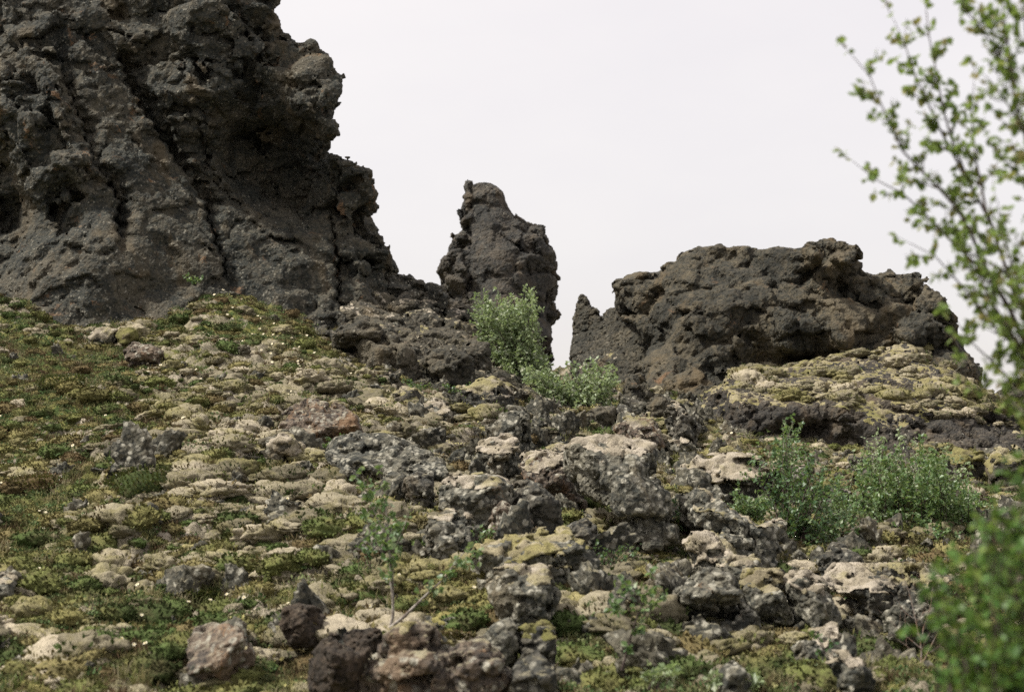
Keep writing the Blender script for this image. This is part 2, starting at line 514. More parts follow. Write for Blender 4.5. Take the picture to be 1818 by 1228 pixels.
# zone weights, from what grows where: (px, py, heath, cushion, yellow, rockiness)
_z = [(0, 1228, .9, .3, .3, .1), (300, 1200, .7, .4, .5, .1), (520, 1200, .5, .4, .8, .1), (0, 1000, 1, .3, .1, .0), (250, 1000, .8, .5, .2, .0), (450, 1000, .5, .8, .2, 0),
 (600, 1050, .8, .4, .3, .1), (0, 850, .9, .4, .0, .0), (200, 850, .8, .5, .1, .1), (400, 850, .2, 1, .4, 0), (550, 900, .15, 1, .3, .1), (650, 820, .1, 1, .4, .2),
 (0, 700, 1, .2, .1, 0), (200, 700, .9, .3, .1, .1), (400, 690, .4, .8, .1, .1), (600, 690, .1, 1, .1, .3), (560, 620, .8, .2, .4, .2), (420, 560, .9, .1, .3, .2),
 (0, 600, 1, .2, .1, .1), (750, 760, .2, .7, .4, .5), (750, 650, .1, .3, .1, 1), (900, 780, .1, .4, .2, 1), (900, 900, .2, .4, .3, 1), (1050, 720, .3, .2, .5, .8), (740, 930, .1, .7, .9, .3),
 (820, 1080, .4, .3, .9, .2), (1020, 1000, .3, .5, .8, .3), (1100, 980, .3, .6, .7, .1), (1100, 1100, .4, .6, .6, .2), (1000, 1200, .5, .4, .5, .5), (1250, 1000, .3, .5, .5, .9), (1250, 1150, .6, .4, .5, .2),
 (1250, 830, .3, .5, 1, .4), (1350, 900, .4, .3, .6, .5), (1350, 1050, .3, .5, .6, .7), (1450, 1150, .8, .3, .4, .1), (1550, 1030, .4, .6, .5, .3), (1600, 900, .5, .2, .4, .6), (1600, 1200, 1, .2, .4, .1), (1750, 850, .4, .3, .7, .4), (1750, 1100, .8, .2, .4, .1), (1200, 760, .2, .5, .4, 1), (1200, 1228, .7, .4, .4, .2)]
_z = np.array(_z, float)
_zp = _z[:, :2] / 300.0
def zones(px, py):
    q = np.stack([px, py], -1) / 300.0
    wsum = 0; out = 0
    for i in range(len(_z)):
        w = 1.0 / (((q - _zp[i]) ** 2).sum(-1) + 0.012) ** 1.6
        wsum = wsum + w; out = out + w[..., None] * _z[i, 2:]
    return out / wsum[..., None]

ROCKSPOT = []     # (x, y, radius): cushions grow lower round the foot of a boulder
BANKS = [(250, 880, .55, .12), (330, 720, .6, .10), (100, 740, .6, .12)]
_bk = []
def relief(xy):
    """height added to the base form, and the masks of what grows there"""
    x, y = xy[:, 0], xy[:, 1]
    bz = base_z(x, y)
    px, py = to_px(np.stack([x, y, bz], -1))
    Z = zones(np.clip(px, -300, 2100), np.clip(py, 450, 1300))
    heath, cush, yel, rock = Z.T
    fade = sstep(2.0, 8.0, y)
    w = np.stack([fbm2(xy * 1.1, 2, 3), fbm2(xy * 1.1, 2, 9)], 1) * 0.35
    q = xy + w
    big = fbm2(xy * 0.42, 3, 1) * 0.26
    # three generations of rounded moss cushions
    qa = (q * np.array([0.85, 1.2])) / 0.85
    f1, f2, ca = worley2(qa, 1)
    da = np.clip(1 - (f1 / 0.66) ** 2, 0, 1) ** 0.8 * _rv[ca, 1]
    w2 = np.stack([fbm2(xy * 4.1, 1, 13), fbm2(xy * 4.1, 1, 19)], 1) * 0.10
    qb = (q + w2) * np.array([0.85, 1.2]) / 0.34
    g1, g2, cb = worley2(qb, 2)
    db = np.clip(1 - (g1 / 0.66) ** 2, 0, 1) ** 0.75 * (0.35 + 0.65 * _rv[cb, 1])
    qc = (xy + w2 * 0.6) / 0.135
    h1, h2, cc = worley2(qc, 3)
    dc = np.clip(1 - (h1 / 0.68) ** 2, 0, 1) ** 0.8 * (0.4 + 0.6 * _rv[cc, 1])
    fine = fbm2(xy * 5.5, 3, 5, 0.6)
    ultra = fbm2(xy * 19.0, 2, 7, 0.6)
    cushiness = np.clip(cush * 1.15 + fbm2(xy * 0.8, 2, 21) * 0.7, 0.0, 1.0)
    low = np.ones(len(x), np.float32)
    for (rx, ry, rr) in ROCKSPOT:
        dx = (x - rx) / rr; dyy = (y - ry) / rr
        near = (np.abs(dx) < 1.6) & (np.abs(dyy) < 1.6)
        if near.any(): low[near] = np.minimum(low[near], 0.30 + 0.70 * sstep(0.7, 1.5, np.hypot(dx[near], dyy[near])))
    if not _bk:
        for (bx, by, br, bh) in BANKS:
            D_ = ground_D(bx, by); p_ = W(bx, by, D_); _bk.append((p_[0], p_[1] + br, br, bh))
    for (rx, ry, rr, bh) in _bk:
        dx = (x - rx) / (rr * 1.5) + 0.25 * w[:, 0]; dyy = (y - ry) / rr + 0.4 * w[:, 1]
        rad = np.hypot(dx, np.where(dyy < 0, dyy, dyy * 0.45))
        big = big + bh * sstep(1.15, 0.45, rad)
    h = big * (0.4 + 0.6 * low) + fade * low * (0.17 * da * (0.45 + 0.55 * cushiness) + 0.12 * db * (0.65 + 0.45 * cushiness) + 0.065 * dc * (0.6 + 0.6 * cushiness) + fine * 0.05 + ultra * 0.016)
    # jagged broken lava between the boulders
    rk = np.clip(rock * 1.1 - 0.25 + fbm2(xy * 0.9, 2, 31) * 0.6, 0, 1)
    ridge = fbm2(xy * 1.9, 4, 33, 0.6, mode=1)
    h = h + fade * low * rk * (0.16 * ridge + 0.05 * fbm2(xy * 7.5, 2, 35, mode=1))
    # moss on the domes; heath between, which also paints the gaps darker for contrast
    rnd = _rv[cb, 2]
    mossy = sstep(-0.16, 0.16, cushiness - 0.66 - 0.45 * heath * (rnd - 0.35) + (db - 0.35) * 0.75 + (dc - 0.4) * 0.35 + fine * 0.5)
    # along the foot of what stands behind, cushions thin out
    rockm = sstep(0.35, 0.7, rk + 0.35 * ridge - 0.35 * db)
    yellow = sstep(0.42, 0.78, yel * 0.75 + fbm2(xy * 1.3, 3, 41) * 0.65 + (rnd - 0.5) * 0.35)
    tint = _rv[cb, 0] * 0.6 + _rv[cc, 0] * 0.4
    greenish = np.clip(heath * 0.8 + fbm2(xy * 0.9, 3, 51) * 0.7, 0, 1)
    return h, dict(moss=mossy, yellow=yellow, rockm=rockm, tint=tint, green=greenish, heath=heath, dome=db, cush=cushiness), bz

def build_ground():
    s1 = np.linspace(-0.41, 0.41, 620)
    s = np.concatenate([np.linspace(-1.6, -0.42, 40), s1, np.linspace(0.42, 1.6, 40)])
    t = np.concatenate([np.linspace(-3, 7.8, 44), np.exp(np.linspace(math.log(8.0), math.log(31), 540)), np.exp(np.linspace(math.log(31.3), math.log(60), 50)), np.exp(np.linspace(math.log(63), math.log(900), 20))])
    Sg, Tg = np.meshgrid(s, t, indexing='ij')
    width = np.where(Tg < 8, 8.0, Tg)
    X = Sg * width; Y = Tg
    xy = np.stack([X.ravel(), Y.ravel()], 1)
    h, A, bz = relief(xy)
    far = 1 - sstep(40, 60, xy[:, 1]) * 0.8
    v = np.stack([xy[:, 0], xy[:, 1], bz + h * far], 1)
    ns_, nt_ = Sg.shape
    idx = np.arange(ns_ * nt_).reshape(ns_, nt_)
    q = np.stack([idx[:-1, :-1], idx[1:, :-1], idx[1:, 1:], idx[:-1, 1:]], -1).reshape(-1, 4)
    me = mesh_from('ground', v, q)
    for k in ('moss', 'yellow', 'rockm', 'tint', 'green'):
        fattr(me, k, A[k])
    return me
m = NT('mossy_ground')
v = m.geo.outputs['Position']
n1 = m.noise(v, 2.3, 4, 0.6); n2 = m.noise(v, 16, 4, 0.7, 0.4); n3 = m.noise(v, 60, 3, 0.75); n4 = m.noise(v, 6.5, 3, 0.65)
tint = m.attr('tint')
mossc = m.mix(m.ramp(tint, 0.0, 0.5), (0.13, 0.115, 0.085), (0.30, 0.265, 0.195))
mossc = m.mix(m.ramp(tint, 0.45, 0.9), mossc, (0.46, 0.40, 0.31))
mossc = m.mix(m.ramp(n2, 0.44, 0.72, 0.0, 0.7), mossc, (0.15, 0.135, 0.085))
yelc = m.mix(m.ramp(n2, 0.35, 0.7), (0.29, 0.25, 0.085), (0.155, 0.150, 0.045))
mossc = m.mix(m.math('MULTIPLY', m.attr('yellow'), m.ramp(n4, 0.25, 0.6, 0.35, 0.95)), mossc, yelc)
grn = m.mix(m.ramp(n4, 0.38, 0.62), (0.060, 0.090, 0.028), (0.21, 0.205, 0.068))
brn = m.mix(m.ramp(n2, 0.35, 0.7), (0.080, 0.055, 0.030), (0.22, 0.19, 0.125))
heathc = m.mix(m.ramp(m.math('ADD', m.attr('green'), m.math('MULTIPLY', m.math('SUBTRACT', n1, 0.5), 1.4)), 0.25, 0.75), brn, grn)
gm = m.math('ADD', m.attr('moss'), m.math('MULTIPLY', m.math('SUBTRACT', n2, 0.5), 1.3))
col = m.mix(m.ramp(gm, 0.25, 0.75), heathc, mossc)
rockc = m.mix(m.ramp(n2, 0.35, 0.7), (0.035, 0.033, 0.030), (0.11, 0.095, 0.07))
vv = m.vor(v, 26); sv = m.n('ShaderNodeSeparateColor'); m.l(vv.outputs['Color'], sv.inputs[0])
rockc = m.mix(m.ramp(sv.outputs[0], 0.7, 0.8, 0, 0.6), rockc, (0.24, 0.21, 0.165))
col = m.mix(m.math('MULTIPLY', m.attr('rockm'), m.ramp(gm, 1.15, 0.55)), col, rockc)
col = m.mix(m.ramp(n3, 0.42, 0.70, 0.0, 0.65), col, (0.045, 0.038, 0.024))
wn = m.noise(v, 0.75, 4, 0.6, 0.3)
col = m.mix(m.ramp(wn, 0.46, 0.62, 0.0, 0.45), col, (0.165, 0.155, 0.055))
m.l(col, m.b.inputs['Base Color'])
m.l(m.bump(n3, 0.9, 0.02, m.bump(n2, 0.8, 0.06)), m.b.inputs['Normal'])
m.b.inputs['Roughness'].default_value = 1.0
m.b.inputs['Specular IOR Level'].default_value = 0.05
M['ground'] = m.m

# ------------------------------------------------------------------ rock bodies: a solid between a front face, a back face and an outline, then weathered
def poly_sd(poly, X, Y):
    """signed distance in px, negative inside"""
    P_ = np.asarray(poly, np.float32)
    d = np.full(X.shape, 1e9, np.float32); inside = np.zeros(X.shape, bool)
    n = len(P_)
    for i in range(n):
        a = P_[i]; b = P_[(i + 1) % n]
        ex, ey = b - a
        wx = X - a[0]; wy = Y - a[1]
        t = np.clip((wx * ex + wy * ey) / (ex * ex + ey * ey + 1e-9), 0, 1)
        d = np.minimum(d, (wx - ex * t) ** 2 + (wy - ey * t) ** 2)
        c = ((a[1] <= Y) & (b[1] > Y)) | ((b[1] <= Y) & (a[1] > Y))
        xi = a[0] + (Y - a[1]) / (ey if abs(ey) > 1e-9 else 1e-9) * ex
        inside ^= c & (X < xi)
    d = np.sqrt(d)
    return np.where(inside, -d, d)
def smax(a, b, k):
    h = np.clip(0.5 - 0.5 * (b - a) / k, 0, 1)
    return b * (1 - h) + a * h + k * h * (1 - h)

def weather(p, size, rough, seed, rel=1.0, slab=0.0):
    """the amount the rock stands proud (negative) or is worn away (positive) at world points p"""
    L = size
    r2 = (0.22 + 0.78 * np.minimum(rough, 1.2)) * rel
    n = (0.10 if not slab else 0.05) * L * r2 * fbm3(p * (1.5 / L), 2, seed, 1)
    q = p + 0.05 * L * np.stack([perlin3(p * (3.0 / L), seed + 5), perlin3(p * (3.0 / L), seed + 6), perlin3(p * (3.0 / L), seed + 7)], 1)
    f1, f2, rnd, tl = worley3(q * np.array([2.1, 2.1, 2.9], np.float32) / L, seed)
    n = n + rough * L * rel * (0.20 * (rnd - 0.5) + 0.42 * tl + 0.07 * sstep(0.12, 0.0, f2 - f1))
    f1, f2, rnd, tl = worley3(q * np.array([5.5, 5.5, 7.5], np.float32) / L, seed + 3)
    n = n + rough * L * rel * (0.07 * (rnd - 0.5) + 0.15 * tl + 0.04 * sstep(0.15, 0.0, f2 - f1))
    n = n + 0.018 * L * r2 * fbm3(p * (8.0 / L), 2, seed + 11, 2)
    if slab:
        # long tilted slabs: saw-toothed steps in two slanting directions
        wv = fbm3(p * (0.8 / L), 2, seed + 21)
        for (dx, dz_, fq, am, sd) in ((0.86, 0.50, 1.15, 0.20, 0.0), (-0.35, 0.93, 1.6, 0.11, 2.0)):
            g_ = (p[:, 0] * dx + p[:, 2] * dz_ + 0.35 * p[:, 1]) * fq / L + sd + 1.1 * wv
            c_ = np.floor(g_); fr_ = g_ - c_
            jit = _rv[(c_.astype(np.int32) * 37 + seed) & 4095, 1]
            n = n + slab * L * am * (0.35 + 0.65 * rough) * (np.where(fr_ > .88, (1 - fr_) / .12, fr_ / .88) - 0.5) * (0.4 + jit)
    n = n - 0.05 * L * r2
    lo = -0.08 * L * r2
    return np.where(n < lo, lo + (n - lo) * 0.3, n)

def mass(name, poly, front, thick, size=1.6, rough=1.0, roughf=None, step=3.0, dz=0.08, seed=1, k=0.35, mat='rock', moss=None, mossmat='moss_grey',
         label=None, cat='rock', group=None, pebble=0.018, drange=None, kind=None, carve=None, rel=1.0, moss_t=0.07, bigback=False, slab=0.0):
    poly = np.asarray(poly, float)
    x0, y0 = poly.min(0) - 16; x1, y1 = poly.max(0) + 16
    gx = np.arange(x0, x1 + step, step); gy = np.arange(y0, y1 + step, step)
    GX, GY = np.meshgrid(gx, gy, indexing='ij')
    Df = front(GX, GY)
    sdp = poly_sd(poly, GX, GY)
    ins = sdp < 12
    d0 = float(Df[ins].min()) - 0.45 * size; d1 = float(Df[ins].max()) + thick + 0.4 * size
    if drange: d0, d1 = drange
    gd = np.arange(d0, d1 + dz, dz)
    D3 = gd[None, None, :].astype(np.float32)
    sil = (sdp * (Df / FPX))[:, :, None].astype(np.float32)
    fr = ((Df[:, :, None] - D3) * 0.75).astype(np.float32)
    bk = (D3 - (Df[:, :, None] + thick)).astype(np.float32) * 0.8
    S = smax(smax(sil, fr, k), bk, k)
    band = (np.abs(S) < 0.27 * size * rel + 0.06) & ((fr > -1.1) | (np.abs(sil) < 0.35))
    I, J, K = np.nonzero(band)
    p = W(gx[I], gy[J], gd[K]).astype(np.float32)
    rr = rough if roughf is None else rough * roughf(gx[I], gy[J])
    S[I, J, K] += weather(p, size, rr, seed, rel, slab)
    if carve is not None:
        S[I, J, K] = carve(S[I, J, K], gx[I], gy[J], gd[K], p)
    # close the block at the grid's edge
    S[0] = np.maximum(S[0], .05); S[-1] = np.maximum(S[-1], .05); S[:, 0] = np.maximum(S[:, 0], .05); S[:, -1] = np.maximum(S[:, -1], .05)
    S[:, :, 0] = np.maximum(S[:, :, 0], .05); S[:, :, -1] = np.maximum(S[:, :, -1], .05)
    def mesh_of(F, disp, keep=None, nm=name):
        pos, q = surface_nets(F)
        a = gx[0] + pos[:, 0] * step; b = gy[0] + pos[:, 1] * step; c = gd[0] + pos[:, 2] * dz
        v = W(a, b, c).astype(np.float32)
        n = vnormals(v, q)
        v = v + n * disp(v)[:, None]
        if keep is None:
            q = q[drop_crumbs(len(v), q, None)]
            # what is buried in the slope, and the far side that backs on to the rock behind, is left off
            buried = v[:, 2] < base_z(v[:, 0], v[:, 1]) - (0.45 if bigback else 0.22)
            if bigback:
                ii = np.clip(np.round(pos[:, :2]).astype(int), 0, np.array(Df.shape) - 1)
                buried |= c > Df[ii[:, 0], ii[:, 1]] + thick - 0.25
            q = q[~buried[q].all(1)]
            used = np.unique(q); mp_ = np.full(len(v), -1, np.int32); mp_[used] = np.arange(len(used))
            v = v[used]; q = mp_[q]
        if keep is not None:
            kv = keep(pos)
            q = q[kv[q].all(1)]
            if len(q): q = q[drop_crumbs(len(v), q, 70)]
            used = np.unique(q); mp_ = np.full(len(v), -1, np.int32); mp_[used] = np.arange(len(used))
            v = v[used]; q = mp_[q]
        return v, q
    v, q = mesh_of(S, lambda v: pebble * (fbm3(v * 7.0, 2, seed + 40, 1) + 0.8 * perlin3(v * 22.0, seed + 41)))
    if not len(q): print('EMPTY', name); return None
    print('   ', name, len(q) * 2, round(time.time() - T0, 1))
    cx = float(v[:, 0].mean()); cyy = float(v[:, 1].mean()); cz = float(v[:, 2].min())
    org = np.array([cx, cyy, cz], np.float32)
    me = mesh_from(name, v - org, q, smooth=False)
    o = link(name, me, M[mat], loc=org.tolist())
    if label: tag(o, label, cat, group)
    if kind: tag(o, kind=kind)
    if moss is not None:
        Sb = S
        for ax in (0, 1, 2):
            for _ in range(2):
                Sb = (np.roll(Sb, 1, ax) + Sb + np.roll(Sb, -1, ax)) / 3
        gz = -np.gradient(Sb, axis=1) / step
        gz = gz * (FPX / float(Df[ins].mean()))
        up = np.full(S.shape, -1, np.float32)
        b2 = np.abs(S) < max(0.12, 1.7 * moss_t)
        I, J, K = np.nonzero(b2)
        p = W(gx[I], gy[J], gd[K]).astype(np.float32)
        g_ = gz[I, J, K]
        mk = np.clip(g_, -1, 1.2) + 0.45 * fbm3(p * (1.3), 2, seed + 60) + (moss(gx[I], gy[J]) if callable(moss) else moss)
        mk = sstep(0.70, 1.0, mk)
        pq = p + 0.12 * np.stack([perlin3(p * 3.1, seed + 71), perlin3(p * 3.1, seed + 72), perlin3(p * 3.1, seed + 73)], 1)
        f1, f2, rnd, _ = worley3(pq * (0.28 / moss_t), seed + 70)
        e1, e2, rn2, _ = worley3(pq * (0.75 / moss_t), seed + 75)
        th = moss_t * mk * (0.20 + 1.0 * np.sqrt(np.clip(1 - (f1 / 0.64) ** 2, 0, 1)) * (0.35 + 0.65 * rnd) + 0.35 * np.sqrt(np.clip(1 - (e1 / 0.64) ** 2, 0, 1)) * rn2) - 0.012
        F = np.full(S.shape, 1.0, np.float32) * np.sign(S)
        F[I, J, K] = S[I, J, K] - th
        thg = np.full(S.shape, -1, np.float32); thg[I, J, K] = th
        def keep(pos):
            ii = np.round(pos).astype(int)
            for a_ in range(3): ii[:, a_] = np.clip(ii[:, a_], 0, S.shape[a_] - 1)
            return thg[ii[:, 0], ii[:, 1], ii[:, 2]] > -0.004
        v, q = mesh_of(F, lambda v: 0.008 * perlin3(v * 16.0, seed + 43), keep)
        if len(q) > 8:
            mo = link('moss', mesh_from('moss', v - org, q), M[mossmat], parent=o); mo['kind'] = 'stuff'
    return o

# ---- left cliff
cl_poly = [(-170, -110), (450, -110), (452, -60), (478, -6), (464, 14), (477, 42), (478, 66), (490, 70), (508, 84), (520, 98), (525, 114), (531, 96), (546, 99), (553, 92), (572, 110), (577, 124), (592, 140), (592, 160),
 (583, 180), (575, 195), (576, 217), (581, 235), (570, 256), (557, 276), (556, 286), (575, 284), (600, 299), (641, 312), (647, 328), (648, 348), (627, 348), (634, 364), (650, 371), (640, 384), (636, 396), (650, 402),
 (660, 428), (661, 444), (676, 458), (686, 476), (692, 494), (700, 540), (715, 600), (640, 650), (300, 650), (-170, 640)]
cl_ctrl = [(-300, 700, 21.5), (-300, 500, 25.8), (-300, 100, 27.8), (-300, -300, 29.5), (0, 640, 22.6), (0, 540, 25.5), (60, 500, 25.2), (20, 430, 26.9), (15, 385, 27.6), (20, 330, 27.2), (60, 345, 26.3), (-60, 400, 27.4), (60, 455, 25.6), (130, 430, 25.3),
 (100, 380, 26.6), (130, 310, 25.5), (60, 290, 26.4), (140, 330, 26.2), (50, 230, 26.2), (140, 250, 26.4), (100, 120, 26.8), (0, 60, 27.2), (150, 600, 24.1), (180, 520, 24.7), (195, 420, 25.3), (210, 330, 26.1), (215, 400, 25.75), (150, 180, 26.75), (190, 250, 26.45),
 (250, 560, 25.0), (300, 450, 25.9), (260, 330, 26.4), (330, 350, 26.8), (220, 180, 27.2), (300, 260, 27.3), (370, 430, 26.4), (380, 540, 25.7), (390, 470, 26.3), (460, 560, 25.8), (450, 480, 26.6), (430, 400, 27.3), (520, 400, 27.9), (560, 450, 27.3), (560, 560, 26.4), (600, 600, 25.8), (640, 500, 27.7), (590, 400, 27.9), (650, 570, 27.0), (690, 520, 28.4), (640, 380, 28.3), (600, 330, 28.0),
 (540, 380, 28.9), (520, 330, 28.9), (470, 340, 28.6), (450, 270, 28.7), (500, 250, 28.6), (410, 220, 28.3), (430, 340, 28.0), (560, 310, 28.1), (560, 250, 27.5), (520, 190, 27.2), (480, 170, 27.6), (560, 150, 27.2), (580, 150, 27.5), (540, 110, 27.8), (500, 110, 28.0), (440, 120, 27.4), (380, 150, 27.3), (350, 200, 27.5), (330, 130, 27.3), (390, 100, 27.7),
 (300, 90, 27.7), (350, 40, 27.2), (430, 50, 27.4), (470, 30, 27.8), (250, 0, 28.0), (400, -100, 28.2), (400, -300, 29.2), (100, -300, 29.2), (0, 700, 20.5), (300, 700, 21.5), (600, 680, 24.0)]
_c = np.array(cl_ctrl)
_fcl = rbf(_c[:, :2] / 200, _c[:, 2], 'tps', smooth=0.004)
def cl_front(X, Y):
    d = _fcl(np.stack([X, Y], -1) / 200.0)
    d = d + 0.65 * sstep(110, 55, np.hypot((X - 485) / 1.2 + (Y - 300) * .15, Y - 290)) + 0.5 * sstep(60, 20, np.hypot(X - 20, (Y - 385) / .8))
    # the long ribs and cracks that run down the plane
    def seg(pts, w, depth, side=0.0):
        nonlocal d
        wob = 3 * np.sin(Y * 0.05) + 2.5 * np.sin(Y * 0.13 + 1.3) + 3 * np.sin(Y * 0.31)
        best = np.full(X.shape, 1e9); sg = np.zeros(X.shape)
        for (a, b) in zip(pts[:-1], pts[1:]):
            a = np.array(a, float); b = np.array(b, float); e = b - a
            wx = X + wob - a[0]; wy = Y - a[1]
            t = np.clip((wx * e[0] + wy * e[1]) / (e @ e), 0, 1)
            dd = np.hypot(wx - e[0] * t, wy - e[1] * t)
            s_ = np.sign(wx * e[1] - wy * e[0])
            sg = np.where(dd < best, s_, sg); best = np.minimum(best, dd)
        d = d + depth * sstep(w, 0, best)
        if side: d = d + side * sstep(w * 9, 0, best) * (sg > 0)
    seg([(100, 100), (130, 190), (170, 290), (205, 350), (212, 420)], 4, 0.25, 0.50)
    seg([(365, 370), (385, 430), (398, 490)], 5, 0.5, 0.30)
    seg([(215, 120), (260, 210), (330, 310), (362, 370)], 5, 0.15, 0.65)
    seg([(590, 400), (595, 450), (600, 520), (612, 560)], 6, 0.5, 0.35)
    seg([(325, 90), (330, 170), (355, 230), (390, 330), (440, 380)], 6, 0.1, -0.25)
    seg([(500, 250), (450, 120), (440, 60)], 5, 0.12)
    return d
_rp = np.array([(250, 400, .12), (450, 500, .16), (180, 560, .25), (320, 480, .10), (100, 350, 1.0), (50, 150, .9), (330, 150, 1.0), (430, 60, 1.1), (500, 200, .7), (450, 320, .45), (600, 330, 1.1), (650, 450, 1.0), (560, 480, .22), (200, 200, .25), (250, 50, .9), (570, 130, .9), (620, 560, .8), (-300, 300, .8)])
def cl_rough(px, py):
    q = np.stack([px, py], -1) / 150; ws = 0; o = 0
    for a, b, r in _rp:
        w = 1 / ((q[..., 0] - a / 150) ** 2 + (q[..., 1] - b / 150) ** 2 + 0.02) ** 1.5
        ws = ws + w; o = o + w * r
    return (o / ws).astype(np.float32)
mass('lava_cliff', cl_poly, cl_front, 3.0, size=1.5, rough=1.15, roughf=cl_rough, step=3.9, dz=0.12, seed=3, k=0.10, mat='cliff', drange=(20.5, 31.0),
     label='tall dark lava cliff rising above the heath slope, jagged overhanging edge against the sky', cat='cliff', pebble=0.016, rel=1.0, bigback=True, slab=1.0)
print('cliff', round(time.time() - T0, 1))

def simple_front(cx, cy, hw, hh, D0, facets, size_m):
    def f(X, Y):
        a = (X - cx) / hw; b = (Y - cy) / hh
        out = np.zeros(X.shape)
        for (na, nb, off, sl) in facets:
            out = np.maximum(out, (na * a + nb * b - off) * sl)
        return D0 + out * size_m
    return f
def ctrl_front(c, s=150.0, kern='tps'):
    c = np.array(c, float); f = rbf(c[:, :2] / s, c[:, 2], kern, smooth=0.004)
    return lambda X, Y: f(np.stack([X, Y], -1) / s)

# ---- pillar
mass('lava_pillar', [(836, 334), (851, 328), (868, 330), (880, 335), (890, 344), (894, 358), (898, 368), (906, 380), (914, 390), (928, 398), (936, 406), (957, 411), (962, 425), (958, 438), (972, 448), (979, 458), (978, 472), (973, 490), (985, 497), (984, 512), (978, 525), (976, 552), (982, 560), (972, 575),
   (968, 600), (968, 640), (968, 720), (800, 720), (797, 640), (790, 552), (793, 520), (795, 500), (786, 480), (791, 466), (803, 460), (806, 440), (813, 425), (828, 413), (829, 398), (828, 380), (831, 360)],
   ctrl_front([(870, 330, 41.3), (870, 400, 40.5), (835, 400, 41.0), (905, 400, 41.0), (870, 480, 39.6), (810, 480, 39.9), (960, 480, 40.6), (930, 430, 40.2), (880, 560, 38.6), (800, 560, 40.6), (975, 560, 40.8), (880, 660, 37.6), (800, 650, 38.6), (970, 650, 38.8), (945, 500, 40.3), (820, 520, 40.3)]),
   2.6, size=1.7, rough=0.95, roughf=lambda a, b: np.where((a > 915) | (a < 838), 1.5, 0.35).astype(np.float32), step=2.6, dz=0.12, seed=11, k=0.2, mat='pillar',
   label='tall tapering lava pillar standing alone against the sky behind the birch scrub', cat='rock pillar', pebble=0.022, rel=0.6, bigback=True, slab=0.5)
# ---- pinnacle and the broken wall beside it
mass('lava_pinnacle', [(1021, 600), (1021, 575), (1024, 560), (1028, 540), (1033, 526), (1041, 536), (1047, 548), (1058, 553), (1066, 562), (1072, 562), (1085, 551), (1097, 549), (1112, 554), (1130, 549), (1150, 550), (1175, 580), (1185, 640), (1180, 720), (1026, 720), (1016, 640), (1018, 620)],
   ctrl_front([(1030, 540, 34.0), (1030, 600, 33.5), (1080, 570, 33.2), (1090, 620, 32.0), (1040, 640, 32.2), (1140, 600, 31.8), (1150, 680, 30.6), (1060, 700, 30.6)]), 2.0, size=0.75, rough=1.2, step=2.4, dz=0.10, seed=17, k=0.08, mat='ridge', rel=0.5,
   label='low jagged lava wall with a pointed spire at its left end', cat='rock spire', pebble=0.03, moss=-0.45)
# ---- right outcrop
mass('lava_outcrop', [(1096, 510), (1118, 500), (1146, 494), (1168, 492), (1183, 487), (1190, 477), (1205, 476), (1212, 461), (1240, 450), (1276, 443), (1290, 449), (1330, 447), (1362, 452), (1392, 450), (1412, 456), (1436, 447), (1440, 437), (1468, 436), (1474, 446), (1510, 456), (1512, 470), (1509, 494), (1525, 498), (1545, 504), (1560, 508), (1580, 503),
   (1600, 506), (1618, 500), (1626, 503), (1634, 520), (1660, 538), (1662, 555), (1680, 570), (1682, 600), (1700, 640), (1726, 660), (1730, 720), (1700, 760), (1250, 790), (1155, 760), (1150, 640), (1148, 600), (1140, 572), (1125, 562), (1104, 557), (1100, 545), (1101, 530)],
   ctrl_front([(1105, 530, 31.6), (1150, 520, 31.0), (1150, 600, 30.9), (1170, 700, 28.2), (1230, 480, 30.6), (1230, 560, 29.2), (1230, 640, 28.9), (1240, 720, 27.6), (1300, 460, 31.0), (1300, 520, 29.4), (1300, 600, 29.0), (1350, 640, 29.6), (1380, 560, 28.7), (1380, 480, 30.0), (1380, 600, 28.6), (1400, 618, 28.5), (1400, 634, 29.6), (1500, 616, 28.5), (1500, 632, 29.7), (1450, 665, 29.5), (1350, 665, 29.3),
     (1420, 460, 29.7), (1450, 452, 28.7), (1500, 462, 28.8), (1460, 480, 29.6), (1500, 490, 29.8), (1450, 505, 29.6), (1480, 540, 29.0), (1540, 520, 29.7), (1560, 580, 28.7), (1550, 620, 28.9), (1620, 520, 29.7), (1620, 600, 28.4), (1680, 620, 28.8), (1700, 680, 27.4), (1600, 660, 28.6), (1300, 700, 28.4), (1500, 760, 28)], kern='lin'),
   3.2, size=1.6, rough=0.95, roughf=lambda a, b: np.clip(0.75 + (a - 1380) / 300.0 + np.where(a < 1180, .5, 0), 0.70, 1.35).astype(np.float32), step=3.6, dz=0.11, seed=24, k=0.06, mat='outcrop', rel=0.8,
   label='massive dark lava outcrop with a flat tilted top and undercut base, behind the mossy ledge', cat='rock outcrop', pebble=0.018, bigback=True, slab=0.8)
print('outcrop', round(time.time() - T0, 1))
